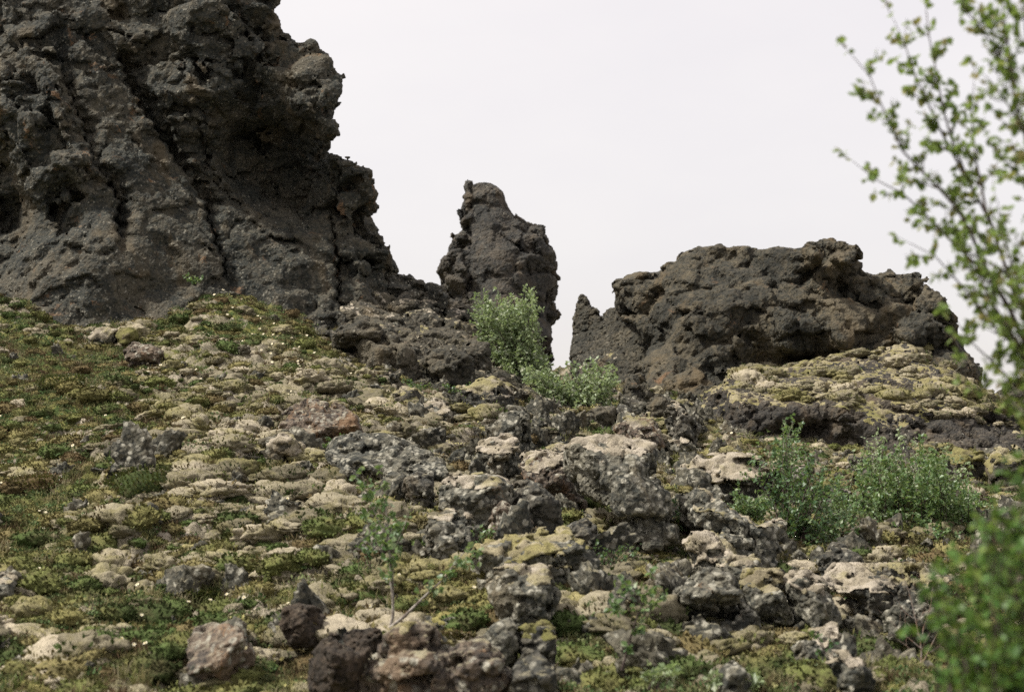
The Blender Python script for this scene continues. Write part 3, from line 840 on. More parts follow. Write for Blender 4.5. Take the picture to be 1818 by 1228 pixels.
# ---- mossy ledge in front of the outcrop
LEDGE = mass('mossy_ledge', [(1236, 740), (1250, 712), (1290, 690), (1300, 672), (1340, 664), (1372, 666), (1410, 658), (1450, 645), (1495, 640), (1530, 632), (1575, 622), (1612, 612), (1640, 640), (1690, 670), (1730, 690), (1752, 715), (1772, 745), (1815, 770), (1850, 790), (1860, 860), (1240, 850)],
   ctrl_front([(1250, 730, 24.6), (1250, 800, 22.9), (1300, 672, 25.8), (1300, 700, 24.3), (1310, 790, 23.5), (1380, 670, 26.4), (1400, 700, 24.5), (1400, 730, 23.5), (1400, 790, 23.9), (1400, 850, 22.5), (1500, 645, 27.2), (1500, 690, 25.3), (1500, 725, 23.6), (1500, 780, 23.9), (1500, 850, 22.2), (1600, 625, 27.8), (1600, 680, 25.8), (1600, 730, 24.2), (1600, 780, 23.0), (1600, 860, 22), (1680, 680, 26.0), (1680, 740, 24.3), (1680, 800, 23.0), (1740, 720, 25.6), (1750, 780, 23.6), (1850, 800, 24), (1850, 900, 21)]),
   3.0, size=1.3, rough=1.1, roughf=lambda a, b: (0.55 + 0.6 * sstep(680, 760, b)).astype(np.float32), step=3.3, dz=0.10, seed=29, k=0.15, mat='ledge', rel=0.8, moss=lambda a, b: np.clip((706 + (a - 1350) * .10 + 14 * np.sin(a * .021) - b) / 45.0, -0.9, 0.28).astype(np.float32), mossmat='moss_yellow', moss_t=0.08,
   label='broad lava ledge with a pale moss covered top in front of the big outcrop', cat='rock ledge', slab=0.9, pebble=0.02, bigback=True)
# ---- ridge that runs down from the cliff foot, with the overhanging block on top
mass('overhanging_block', [(672, 508), (690, 494), (715, 494), (732, 500), (760, 507), (783, 516), (790, 529), (784, 543), (768, 544), (745, 534), (722, 534), (705, 548), (680, 540)],
   ctrl_front([(680, 510, 28.6), (730, 500, 28.6), (780, 520, 28.0), (730, 525, 28.2), (770, 540, 28.3)]), 1.2, size=0.8, rough=0.9, step=2.4, dz=0.06, seed=31, k=0.12, mat='rock_dark',
   label='dark overhanging lava block at the foot of the cliff, pointing at the pillar', cat='rock', pebble=0.012)
mass('lava_ridge', [(585, 585), (620, 560), (672, 528), (705, 535), (740, 545), (775, 545), (800, 552), (826, 556), (846, 575), (866, 608), (874, 640), (895, 668), (930, 684), (960, 708), (970, 742), (955, 790), (850, 770), (720, 720), (620, 650)],
   ctrl_front([(600, 600, 25.3), (640, 570, 26.2), (700, 545, 27.6), (700, 620, 24.8), (760, 560, 27.2), (780, 620, 25.4), (800, 570, 27.3), (840, 600, 26.8), (760, 680, 23.6), (860, 680, 24.4), (920, 710, 23.6), (960, 730, 23.2), (880, 750, 21.9), (640, 650, 23.8), (700, 700, 22.4)]),
   2.0, size=1.0, rough=1.5, step=3.3, dz=0.09, seed=37, k=0.12, mat='ridge', rel=1.0, moss=-0.25, moss_t=0.05,
   label='rugged ridge of broken dark lava running down from the cliff to the birch gully', cat='rock ridge', pebble=0.02, slab=0.7)
mass('far_outcrop', [(1745, 745), (1758, 722), (1775, 705), (1800, 688), (1840, 670), (1900, 650), (1960, 700), (1980, 820), (1760, 820)],
   ctrl_front([(1760, 730, 33.5), (1800, 700, 33.8), (1850, 680, 33.8), (1800, 790, 31.5), (1950, 780, 31.8)]), 2.5, size=1.4, rough=1.1, step=4, dz=0.14, seed=41, k=0.2, mat='ridge', rel=.8,
   label='distant brown lava outcrop showing through the leaves at the right edge', cat='rock outcrop', pebble=0.02)
print('masses', round(time.time() - T0, 1))

# ------------------------------------------------------------------ boulders, one thing each
def rock(poly, label, mat='rock', moss=None, mossmat='moss_grey', D=None, cat='boulder', name='boulder', depth=0.75, facets=None, rough=0.8, tilt=0.9, moss_t=0.05, group=None, sink=18, lift=0.16):
    P_ = np.array(poly, float)
    x0, y0 = P_.min(0); x1, y1 = P_.max(0)
    cx, cy_ = (x0 + x1) / 2, (y0 + y1) / 2
    seed = int(x0 * 7 + y0 * 3) % 997 + 50
    R = random.Random(seed)
    if D is None: D = ground_D(cx, y1 + 2) - 0.22
    low = P_[:, 1] > cy_ + 0.45 * (y1 - cy_)
    P_[low, 1] += sink
    wm, hm = (x1 - x0) * D / FPX, (y1 - y0) * D / FPX
    size = math.sqrt(wm * hm)
    if facets is None:
        facets = [(R.uniform(-0.35, 0.35), -0.95, R.uniform(-0.1, 0.35), tilt * R.uniform(0.7, 1.2)), (-0.9, R.uniform(-0.5, 0.3), R.uniform(0.1, 0.5), R.uniform(0.5, 1.0)), (0.9, R.uniform(-0.4, 0.4), R.uniform(0.0, 0.5), R.uniform(0.6, 1.2)),
                  (R.uniform(-0.5, 0.5), 0.9, 0.45, R.uniform(0.0, 0.6))]
    fr = simple_front(cx, cy_, (x1 - x0) / 2, (y1 - y0) / 2, D, facets, min(wm, hm))
    area = (x1 - x0) * (y1 - y0)
    step = 2.8 if area < 5000 else (3.4 if area < 14000 else 4.1)
    dz = max(0.018, step * D / FPX * 1.6)
    c_ = W(cx, cy_, D); ROCKSPOT.append((float(c_[0]), D + 0.15 * min(wm, hm), 0.62 * wm + 0.12))
    return mass(name, P_, fr, depth * min(wm, hm) + 0.1, size=size, rough=rough, step=step, dz=dz, seed=seed, k=0.045 * size + 0.01, mat=mat, moss=moss, mossmat=mossmat,
                label=label, cat=cat, group=group, pebble=min(0.014, 0.02 * size), rel=0.85, moss_t=moss_t, slab=0.45)

TOPS = lambda y, span=60.0, hi=0.35: (lambda a, b: np.clip((y - b) / span, -0.8, hi).astype(np.float32))
rock([(340, 1136), (352, 1120), (378, 1110), (420, 1118), (436, 1140), (444, 1158), (438, 1180), (400, 1196), (352, 1204), (334, 1190), (338, 1160)], 'angular boulder with an orange lichened sloping face at the lower left', 'rock_orange',
     facets=[(-0.55, -0.75, -0.25, 1.5), (0.85, 0.35, 0.1, 1.1), (0.1, 0.95, 0.2, 0.5)], rough=0.6)
rock([(505, 1082), (530, 1074), (566, 1080), (573, 1092), (562, 1124), (545, 1130), (518, 1128), (500, 1108)], 'dark reddish brown block half sunk in heath, left of the white-stemmed sapling', 'rock_red', rough=0.6)
rock([(556, 1172), (572, 1148), (588, 1129), (600, 1132), (609, 1148), (637, 1169), (658, 1155), (666, 1180), (644, 1215), (630, 1236), (556, 1236)], 'dark pointed red-brown boulder at the bottom edge, front one of a leaning pair', 'rock_red', rough=0.65)
rock([(612, 1128), (630, 1120), (674, 1119), (682, 1140), (680, 1164), (645, 1170), (616, 1148)], 'flat black-brown slab leaning behind the pointed red-brown boulder', 'rock_red', rough=0.6)
rock([(644, 1236), (651, 1194), (682, 1169), (688, 1150), (700, 1128), (731, 1115), (762, 1128), (776, 1152), (804, 1162), (822, 1185), (845, 1236)], 'large pebbly boulder crusted with pale lichen knobs at the bottom centre', 'rock_orange', rough=0.95, moss=TOPS(1138, 40, .15), mossmat='moss_yellow')
rock([(790, 1236), (800, 1190), (808, 1158), (851, 1138), (880, 1160), (895, 1190), (912, 1210), (930, 1240)], 'broad lichened boulder at the bottom edge beneath the leaning wedge of rock', 'rock_orange', rough=0.8)
rock([(850, 1140), (872, 1118), (899, 1100), (914, 1112), (919, 1156), (890, 1176), (867, 1158)], 'wedge of speckled rock tilting up to the right above the bottom edge', 'rock', rough=0.6)
rock([(918, 1124), (940, 1116), (966, 1113), (983, 1119), (984, 1167), (950, 1170), (922, 1152)], 'mossy topped block with a dark shaded right end', 'rock_dark', moss=TOPS(1140, 30, .4), mossmat='moss_olive', rough=0.6, moss_t=.04)
rock([(924, 1170), (947, 1160), (974, 1184), (992, 1225), (996, 1240), (905, 1240)], 'dark lichen spotted rock at the bottom edge under the mossy topped block', 'rock_dark', rough=0.8)
rock([(885, 1022), (925, 1014), (968, 1020), (987, 1050), (980, 1080), (971, 1105), (925, 1114), (899, 1094), (877, 1062), (867, 1038)], 'upright blocky boulder densely speckled with pale lichen, lower centre', 'rock', moss=TOPS(1030, 25, .3), rough=0.7)
rock([(840, 1000), (870, 975), (905, 962), (950, 968), (990, 985), (1004, 1010), (990, 1035), (960, 1024), (900, 1018), (860, 1030)], 'low moss covered boulder directly above the upright speckled one', 'rock', moss=TOPS(1020, 40, .5), mossmat='moss_yellow', moss_t=.08, rough=0.7)
rock([(915, 972), (940, 956), (963, 948), (995, 948), (1027, 970), (1056, 999), (1050, 1020), (1016, 1010), (987, 994), (947, 972)], 'slanting rock with a dark hollow under its yellow mossy crest', 'rock', moss=TOPS(975, 22, .4), mossmat='moss_yellow', rough=0.95)
rock([(1008, 937), (1038, 922), (1056, 937), (1060, 959), (1046, 976), (1024, 968), (1011, 952)], 'small rounded dark rock sitting right of the slanting mossy crest', 'rock_dark', rough=0.7)
rock([(868, 762), (884, 745), (906, 725), (922, 730), (934, 744), (938, 783), (929, 826), (903, 820), (879, 787)], 'peaked grey boulder standing highest in the central rock pile', 'rock', rough=0.75)
rock([(856, 795), (879, 783), (906, 788), (914, 815), (922, 846), (890, 852), (866, 846), (854, 824)], 'dark rock capped by a pale moss cushion below the peaked boulder', 'rock', moss=TOPS(805, 22, .6), moss_t=.08, rough=0.8)
rock([(925, 826), (940, 815), (961, 812), (991, 824), (1008, 820), (1030, 856), (1038, 888), (995, 880), (940, 856)], 'reddish lichened rock with a long pale moss pad on its upper left', 'rock_orange', moss=TOPS(835, 26, .5), moss_t=.08, rough=0.7)
rock([(970, 800), (985, 794), (1000, 793), (1020, 818), (1034, 839), (1026, 853), (1002, 824)], 'narrow dark slab leaning against the left side of the biggest central boulder', 'rock_dark', moss=TOPS(805, 20, .3), rough=0.7)
rock([(1015, 809), (1034, 798), (1053, 792), (1094, 785), (1128, 792), (1152, 807), (1156, 844), (1176, 885), (1192, 938), (1168, 944), (1145, 952), (1118, 935), (1091, 901), (1068, 878), (1046, 866), (1029, 862), (1022, 838)], 'biggest boulder of the central pile, grey sloping face and mossy brow', 'rock', moss=TOPS(800, 22, .45), moss_t=.08, rough=0.75,
     facets=[(0.1, -0.95, 0.35, 1.2), (-0.8, 0.1, -0.05, 0.9), (0.6, -0.5, 0.15, 0.8)])
rock([(790, 872), (805, 857), (841, 850), (875, 853), (902, 866), (908, 880), (888, 902), (876, 928), (848, 942), (812, 926), (790, 900)], 'large round-shouldered lichened boulder on the left of the central pile', 'rock', moss=TOPS(862, 18, .3), rough=0.8)
rock([(905, 872), (920, 860), (937, 857), (964, 872), (988, 897), (996, 926), (980, 942), (952, 934), (927, 905), (912, 887)], 'dark rounded boulder with a shadowed underside in the middle of the pile', 'rock_dark', rough=0.8)
rock([(872, 922), (880, 905), (892, 893), (912, 902), (932, 918), (950, 938), (935, 955), (912, 964), (875, 960)], 'triangular brownish slab sloping right below the dark rounded boulder', 'rock_orange', moss=-0.1, rough=0.6)
rock([(762, 950), (770, 930), (794, 916), (820, 911), (838, 941), (843, 985), (800, 988), (768, 972)], 'knobbly pebbled rock on the left foot of the central pile', 'rock', moss=TOPS(922, 15, .2), rough=1.1)
rock([(500, 745), (520, 728), (544, 714), (571, 717), (597, 724), (624, 742), (648, 770), (620, 778), (591, 768), (560, 785), (528, 782), (503, 772)], 'orange-brown tilted boulder with a dark undercut on the pale moss slope', 'rock_orange', rough=0.7,
     facets=[(-0.1, -0.9, -0.5, 0.9), (0.6, 0.7, 0.3, 1.0), (-0.8, 0.5, 0.5, 1.0)])
rock([(584, 800), (600, 783), (640, 774), (690, 780), (740, 795), (780, 822), (793, 842), (750, 848), (690, 852), (640, 842), (600, 834)], 'long low grey slab below the orange-brown boulder, darkest at its left end', 'rock', rough=0.7,
     facets=[(0.05, -0.95, -0.55, 1.1), (-0.9, 0.2, 0.7, 1.0)])
rock([(716, 870), (722, 850), (745, 839), (766, 848), (768, 878), (738, 890)], 'small round dark rock tucked under the right part of the long grey slab', 'rock_dark', rough=0.8)
rock([(824, 697), (850, 684), (880, 682), (902, 688), (908, 712), (890, 738), (862, 740), (834, 722)], 'boulder with a smooth tan moss top and a black hollow on its right side', 'rock_dark', moss=TOPS(705, 20, .6), moss_t=.09, rough=0.85)
rock([(596, 597), (606, 584), (622, 577), (652, 571), (676, 592), (680, 612), (662, 630), (605, 622)], 'overhanging rock with a black cave-like hollow on the upper heath slope', 'ridge', D=ground_D(640, 640), rough=1.2, facets=[(0, 0.9, -0.1, 1.6), (0, -0.9, 0.3, 0.8)])
rock([(640, 616), (655, 600), (690, 592), (715, 612), (736, 640), (752, 668), (730, 672), (690, 652), (650, 640)], 'dark slab slanting down right along the lower side of the ridge', 'ridge', D=23.6, rough=0.9)
rock([(757, 642), (786, 622), (812, 618), (838, 636), (828, 662), (802, 678), (766, 660)], 'rounded brown-grey boulder with a shaded hollow low on the ridge', 'ridge', D=23.2, rough=0.9)
rock([(820, 617), (845, 606), (868, 613), (870, 636), (836, 634)], 'squat dark rock on the ridge crest beside the birch bush', 'ridge', D=24.2, rough=0.9)
rock([(700, 700), (720, 690), (742, 694), (752, 706), (740, 722), (712, 722)], 'pale domed rock in the moss below the ridge', 'ridge', moss=0.2, rough=0.6)
rock([(748, 722), (770, 712), (792, 718), (802, 740), (784, 752), (756, 748)], 'greyish rock with moss on top left of the peaked boulder', 'rock', moss=0.3, rough=0.8)
rock([(1033, 748), (1048, 732), (1067, 723), (1091, 728), (1086, 750), (1060, 758), (1039, 756)], 'low wedge of brown rock at the mouth of the birch gully', 'ridge', rough=0.8)
rock([(1090, 738), (1101, 718), (1118, 722), (1123, 742), (1100, 758)], 'small upright dark stone right of the low brown wedge', 'rock_dark', rough=0.7)
rock([(1098, 762), (1110, 750), (1121, 744), (1152, 743), (1166, 766), (1178, 800), (1150, 806), (1118, 790)], 'pinkish-grey hummock of lava with moss on its shoulders, above the biggest boulder', 'rock_orange', moss=0.15, rough=0.9)
rock([(1183, 733), (1195, 724), (1208, 724), (1226, 746), (1238, 762), (1226, 786), (1202, 782), (1186, 756)], 'hook shaped lava block with a black hollow at the foot of the outcrop', 'rock_dark', moss=TOPS(738, 15, .3), rough=1.1)
rock([(1110, 700), (1118, 676), (1135, 668), (1150, 690), (1160, 712), (1150, 730), (1125, 735)], 'steep dark stone leaning on the broken wall left of the outcrop', 'ridge', D=26.2, rough=0.9)
rock([(1150, 718), (1165, 702), (1182, 708), (1190, 728), (1172, 742), (1155, 738)], 'fist-like lava stone between the broken wall and the outcrop foot', 'ridge', rough=0.9)
rock([(1222, 850), (1240, 838), (1256, 830), (1296, 817), (1340, 819), (1368, 844), (1374, 866), (1351, 888), (1310, 880), (1270, 868), (1234, 864)], 'lumpy mound quilted with beige moss cushions, dark on its right end', 'rock_dark', moss=TOPS(868, 30, .8), moss_t=.16, rough=0.8)
rock([(1219, 886), (1235, 876), (1256, 874), (1272, 902), (1311, 932), (1343, 950), (1378, 940), (1385, 960), (1356, 994), (1332, 990), (1303, 974), (1268, 948), (1228, 922)], 'long rubbly lava rib running down right from the biggest boulder', 'rock', rough=1.2, moss=-0.05)
rock([(1226, 976), (1240, 962), (1258, 956), (1280, 968), (1298, 984), (1284, 1000), (1236, 992)], 'rounded stone under a pinkish white moss cap', 'rock', moss=0.7, moss_t=.09, rough=0.6, mossmat='moss_grey')
rock([(1268, 1002), (1292, 991), (1321, 998), (1343, 998), (1345, 1014), (1325, 1030), (1296, 1038), (1276, 1020)], 'knotted dark rock just below the pinkish white moss cap', 'rock', moss=TOPS(1003, 12, .3), rough=1.1)
rock([(1206, 1052), (1227, 1032), (1259, 1020), (1290, 1027), (1306, 1050), (1318, 1078), (1323, 1108), (1270, 1111), (1235, 1104), (1210, 1085)], 'hollow boulder with a deep black cavity facing out, lower right', 'rock', rough=1.0,
     facets=[(0.1, 0.9, -0.15, 1.5), (0, -0.9, 0.2, 0.9), (-0.9, 0, 0.5, 0.6)])
rock([(1313, 1082), (1329, 1075), (1348, 1096), (1349, 1113), (1320, 1113)], 'small grey stone at the right foot of the hollow boulder', 'rock', rough=0.6)
rock([(1322, 1056), (1336, 1034), (1358, 1022), (1382, 1034), (1390, 1060), (1408, 1085), (1384, 1099), (1340, 1086)], 'boulder wearing a thick yellowish moss pillow, right of the hollow one', 'rock', moss=TOPS(1052, 24, .7), mossmat='moss_yellow', moss_t=.09, rough=0.7)
rock([(1404, 1042), (1420, 1026), (1438, 1042), (1453, 1040), (1472, 1057), (1488, 1092), (1460, 1099), (1457, 1114), (1435, 1110), (1405, 1090)], 'clump of rock with several round pale moss buttons and a dark right edge', 'rock', moss=TOPS(1050, 24, .5), moss_t=.08, rough=1.0)
rock([(1456, 1002), (1468, 978), (1482, 965), (1500, 973), (1526, 992), (1553, 1008), (1500, 1018), (1460, 1008)], 'dark pyramid-shaped rock standing before the birch thicket', 'rock_dark', rough=0.7)
rock([(1478, 1030), (1506, 1016), (1550, 1014), (1594, 1013), (1643, 1026), (1665, 1050), (1667, 1070), (1620, 1078), (1577, 1082), (1533, 1078), (1510, 1054)], 'long low ledge with a woolly moss brow at the edge of the birch thicket', 'rock_dark', moss=TOPS(1045, 26, .6), moss_t=.12, rough=0.9)
rock([(1574, 1096), (1590, 1080), (1614, 1071), (1657, 1083), (1663, 1112), (1630, 1124), (1580, 1112)], 'grey rubbly rock behind the bare twiggy shrub', 'rock', rough=1.1)
rock([(1448, 1126), (1462, 1119), (1480, 1118), (1494, 1130), (1515, 1130), (1517, 1148), (1493, 1158), (1456, 1146)], 'flat dark rock with a cream moss cap on its left half, lower right', 'rock_dark', moss=lambda a, b: np.where(a < 1488, .6, -.6).astype(np.float32), moss_t=.06, rough=0.7)
rock([(1476, 1180), (1486, 1168), (1502, 1166), (1520, 1178), (1551, 1206), (1552, 1240), (1500, 1240), (1494, 1196)], 'rough rock rising from the bottom edge with a curl of moss along its crest', 'rock', moss=TOPS(1182, 15, .4), rough=1.0)
rock([(1410, 1150), (1425, 1140), (1444, 1139), (1466, 1160), (1450, 1176), (1420, 1176)], 'grey speckled rock in heath left of the flat rock with the cream cap', 'rock', rough=0.9)
rock([(1280, 1194), (1292, 1180), (1304, 1177), (1326, 1198), (1334, 1218), (1336, 1240), (1278, 1240)], 'dark lichen flecked stone at the bottom edge, right of centre', 'rock', rough=0.9)
rock([(1398, 855), (1404, 836), (1414, 828), (1431, 831), (1434, 853), (1416, 872), (1400, 870)], 'small tooth-shaped grey rock with a pale tip inside the birch scrub', 'rock', moss=TOPS(836, 8, .2), rough=0.7)
rock([(1454, 902), (1462, 880), (1475, 870), (1500, 872), (1506, 897), (1490, 916), (1468, 922)], 'black-shadowed block under the golden mossy mound', 'rock_dark', rough=0.9)
rock([(1456, 858), (1470, 846), (1497, 839), (1526, 852), (1542, 876), (1536, 892), (1500, 884), (1468, 876)], 'golden green mossy mound behind the young birches', 'ridge', moss=0.8, mossmat='moss_olive', moss_t=.08, rough=0.6)
rock([(1680, 820), (1700, 806), (1735, 806), (1748, 822), (1740, 842), (1700, 842)], 'rounded olive mossy boulder below the right end of the ledge', 'ridge', moss=0.7, mossmat='moss_olive', moss_t=.08, rough=0.7)
rock([(1755, 830), (1770, 806), (1800, 800), (1835, 815), (1840, 850), (1770, 856)], 'mossy boulder at the right edge behind the foreground leaves', 'ridge', moss=0.4, mossmat='moss_yellow', moss_t=.06, rough=0.9)
rock([(-30, 1030), (-5, 1018), (14, 1022), (26, 1036), (24, 1052), (20, 1068), (-30, 1070)], 'pale grey stone cut off by the left edge', 'rock', moss=TOPS(1034, 12, .5), rough=0.5)
rock([(158, 598), (172, 586), (192, 582), (208, 588), (206, 600), (180, 604), (160, 606)], 'light grey flat stone lying at the foot of the cliff', 'rock', moss=0.9, rough=0.4, lift=.05, sink=6)
rock([(209, 594), (216, 585), (230, 583), (242, 590), (242, 602), (230, 609), (214, 606)], 'ball of olive moss beside the light grey flat stone', 'ridge', name='moss_cushion', cat='moss cushion', moss=1.5, mossmat='moss_olive', rough=0.2, sink=3)
rock([(222, 622), (235, 610), (262, 612), (286, 624), (292, 638), (262, 640), (232, 634)], 'brown rock with an orange patch below the moss ball', 'rock_orange', rough=0.9)
rock([(478, 790), (498, 772), (520, 776), (538, 792), (528, 806), (490, 806)], 'pale smooth moss hump under the left tip of the orange-brown boulder', 'ridge', name='moss_cushion', cat='moss cushion', moss=1.5, rough=0.3, sink=5)
rock([(1180, 792), (1200, 780), (1225, 786), (1234, 800), (1215, 812), (1186, 808)], 'mossy speckled rock left of the yellow moss flat', 'rock', moss=0.2, rough=0.9)
print('rocks', round(time.time() - T0, 1))

g = link('ground', build_ground(), M['ground'])
tag(g, kind='structure')
print('ground', round(time.time() - T0, 1))

# ------------------------------------------------------------------ leaves, twigs, shrubs
def leaf_material(name, a, b, c, trans=0.35, gloss=0.35):
    m = NT(name)
    t = m.attr('tint')
    col = m.mix(m.ramp(t, 0.0, 0.55), a, b); col = m.mix(m.ramp(t, 0.72, 1.0), col, c)
    m.l(col, m.b.inputs['Base Color'])
    m.b.inputs['Roughness'].default_value = 0.42
    m.b.inputs['Specular IOR Level'].default_value = gloss
    tr = m.n('ShaderNodeBsdfTranslucent'); mx = m.n('ShaderNodeMixShader')
    tcol = m.mix(0.5, col, (0.20, 0.26, 0.04)); m.l(tcol, tr.inputs[0])
    mx.inputs[0].default_value = trans
    m.l(m.b.outputs[0], mx.inputs[1]); m.l(tr.outputs[0], mx.inputs[2])
    out = [n for n in m.t.nodes if n.type == 'OUTPUT_MATERIAL'][0]
    m.l(mx.outputs[0], out.inputs[0])
    return m.m
def bark_material(name, a, b):
    m = NT(name); v = m.geo.outputs['Position']
    m.l(m.mix(m.ramp(m.noise(v, 30, 3, .6), .4, .62), a, b), m.b.inputs['Base Color'])
    return m.m
M['leaf_near'] = leaf_material('near_birch_leaf', (0.14, 0.22, 0.055), (0.22, 0.31, 0.09), (0.32, 0.26, 0.11), 0.55)
M['leaf_low'] = leaf_material('low_bush_leaf', (0.060, 0.135, 0.032), (0.100, 0.195, 0.042), (0.18, 0.24, 0.06), 0.42)
M['leaf_mid'] = leaf_material('birch_leaf', (0.075, 0.145, 0.050), (0.14, 0.225, 0.085), (0.32, 0.38, 0.22), 0.44, 0.5)
M['leaf_pale'] = leaf_material('willow_leaf', (0.19, 0.26, 0.125), (0.30, 0.37, 0.20), (0.50, 0.53, 0.38), 0.48, 0.5)
M['leaf_dark'] = leaf_material('dark_birch_leaf', (0.045, 0.100, 0.040), (0.085, 0.160, 0.060), (0.22, 0.28, 0.14), 0.4, 0.5)
M['bark_dark'] = bark_material('dark_bark', (0.045, 0.032, 0.028), (0.09, 0.07, 0.06))
M['bark_pale'] = bark_material('pale_birch_bark', (0.30, 0.27, 0.23), (0.14, 0.115, 0.095))
M['bark_red'] = bark_material('bare_twig_bark', (0.20, 0.13, 0.09), (0.24, 0.21, 0.18))

NRM = np.random.default_rng(11)
def unit(a): return a / (np.linalg.norm(a, axis=-1, keepdims=True) + 1e-9)
def tubes(lines, sides=5):
    """lines: list of (points (n,3), radii (n,)) -> verts, quads"""
    V, Q, base = [], [], 0
    for P_, r in lines:
        P_ = np.asarray(P_, float); n = len(P_)
        t = np.gradient(P_, axis=0); t = unit(t)
        ref = np.where(np.abs(t[:, 2:3]) > 0.9, np.array([[1.0, 0, 0]]), np.array([[0, 0, 1.0]]))
        a = unit(np.cross(t, ref)); b = np.cross(t, a)
        ang = np.arange(sides) * 2 * np.pi / sides
        ring = P_[:, None] + np.asarray(r)[:, None, None] * (np.cos(ang)[None, :, None] * a[:, None] + np.sin(ang)[None, :, None] * b[:, None])
        V.append(ring.reshape(-1, 3))
        i = np.arange(n - 1)[:, None] * sides; j = np.arange(sides)[None]; j2 = (j + 1) % sides
        Q.append((np.stack([i + j, i + j2, i + sides + j2, i + sides + j], -1).reshape(-1, 4)) + base)
        base += n * sides
    return np.concatenate(V), np.concatenate(Q)
_LS = np.array([[0, 0, 0], [0.36, 0.38, 0.07], [0, 1.0, -0.06], [-0.36, 0.38, 0.07]])
_LT = np.array([[0, 1, 2], [0, 2, 3]])
_LB = np.array([[0, 0, 0], [0.28, 0.12, 0.05], [0.44, 0.40, 0.07], [0.26, 0.74, 0.02], [0, 1.0, -0.08], [-0.26, 0.74, 0.02], [-0.44, 0.40, 0.07], [-0.28, 0.12, 0.05]])
_LBT = np.array([[0, 1, 2], [0, 2, 3], [0, 3, 4], [0, 4, 5], [0, 5, 6], [0, 6, 7]])
def leaf_frames(n, dirs, droop=0.25):
    d = unit(dirs + NRM.normal(0, 0.55, (n, 3)) + np.array([0, 0, -droop]))
    up = unit(NRM.normal(0, 0.75, (n, 3)) + np.array([0, 0, 1.0]))
    x = unit(np.cross(d, up)); z = np.cross(x, d)
    return x, d, z
def leaf_mesh(c, dirs, size, shape='s'):
    n = len(c); L, T = (_LS, _LT) if shape == 's' else (_LB, _LBT)
    x, d, z = leaf_frames(n, dirs)
    s = size * NRM.uniform(0.6, 1.2, n)
    v = c[:, None] + s[:, None, None] * (L[None, :, 0:1] * x[:, None] + L[None, :, 1:2] * d[:, None] + L[None, :, 2:3] * z[:, None])
    t = (T[None] + (np.arange(n) * len(L))[:, None, None]).reshape(-1, 3)
    me = mesh_from('foliage', v.reshape(-1, 3), tris=t, smooth=False)
    fattr(me, 'tint', np.repeat(NRM.random(n), len(L)))
    return me
def curve(a, b, bend, n=8):
    a = np.asarray(a, float); b = np.asarray(b, float)
    m_ = (a + b) / 2 + np.asarray(bend)
    t = np.linspace(0, 1, n)[:, None]
    return (1 - t) ** 2 * a + 2 * t * (1 - t) * m_ + t * t * b
def resample(P_, n):
    P_ = np.asarray(P_, float)
    L = np.concatenate([[0], np.cumsum(np.linalg.norm(np.diff(P_, axis=0), axis=1))])
    t = np.linspace(0, L[-1], n)
    return np.stack([np.interp(t, L, P_[:, k]) for k in range(3)], 1), L[-1]
def grow(limbs, twig_len, twig_gap, leaf_gap, start=0.25, up=0.5, sub=0.4, leaves_per=2, tip=True):
    """limbs: [(points, r0, r1)]; returns tube lines, leaf centres, leaf directions"""
    lines, C, Dn = [], [], []
    for P_, r0, r1 in limbs:
        Q, L = resample(P_, max(6, int(L_ / 0.09) if (L_ := float(np.linalg.norm(np.diff(np.asarray(P_, float), axis=0), axis=1).sum())) else 6))
        Q = Q + np.cumsum(NRM.normal(0, 0.0035, Q.shape), axis=0)
        rr = np.linspace(r0, r1, len(Q))
        lines.append((Q, rr))
        T = unit(np.gradient(Q, axis=0))
        nt_w = max(1, int(L * (1 - start) / twig_gap))
        for k in range(nt_w + (1 if tip else 0)):
            f = start + (1 - start) * min(1.0, (k + NRM.random()) / nt_w)
            i = min(len(Q) - 1, int(f * (len(Q) - 1)))
            side = NRM.normal(0, 1, 3); side -= side.dot(T[i]) * T[i]; side /= np.linalg.norm(side) + 1e-9
            dr = T[i] * 0.7 + side * 0.8 + np.array([0, 0, up]) * 0.6
            if k == nt_w: dr = T[-1]; i = len(Q) - 1
            dr /= np.linalg.norm(dr)
            tl = twig_len * NRM.uniform(0.45, 1.2) * (1 - 0.45 * f)
            end = Q[i] + dr * tl
            tw = curve(Q[i], end, NRM.normal(0, 0.08, 3) * tl + np.array([0, 0, -0.08 * tl]), 5)
            lines.append((tw, np.linspace(min(rr[i] * 0.6, 0.0035), 0.0009, 5)))
            todo = [(tw, tl)]
            if NRM.random() < sub:
                a = tw[2]; dd = unit(dr + NRM.normal(0, 0.6, 3)); t2 = curve(a, a + dd * tl * 0.6, NRM.normal(0, 0.05, 3) * tl, 4)
                lines.append((t2, np.linspace(0.0018, 0.0008, 4))); todo.append((t2, tl * 0.6))
            for tw_, tl_ in todo:
                nl = max(2, int(tl_ / leaf_gap))
                for q in range(nl):
                    g_ = (q + 0.6) / nl
                    pos = tw_[0] + (tw_[-1] - tw_[0]) * g_ if False else np.array([np.interp(g_ * (len(tw_) - 1), np.arange(len(tw_)), tw_[:, kk]) for kk in range(3)])
                    for _ in range(leaves_per):
                        C.append(pos + NRM.normal(0, 0.004, 3)); Dn.append(dr * 0.4 + NRM.normal(0, 0.7, 3))
    return lines, np.array(C), np.array(Dn)
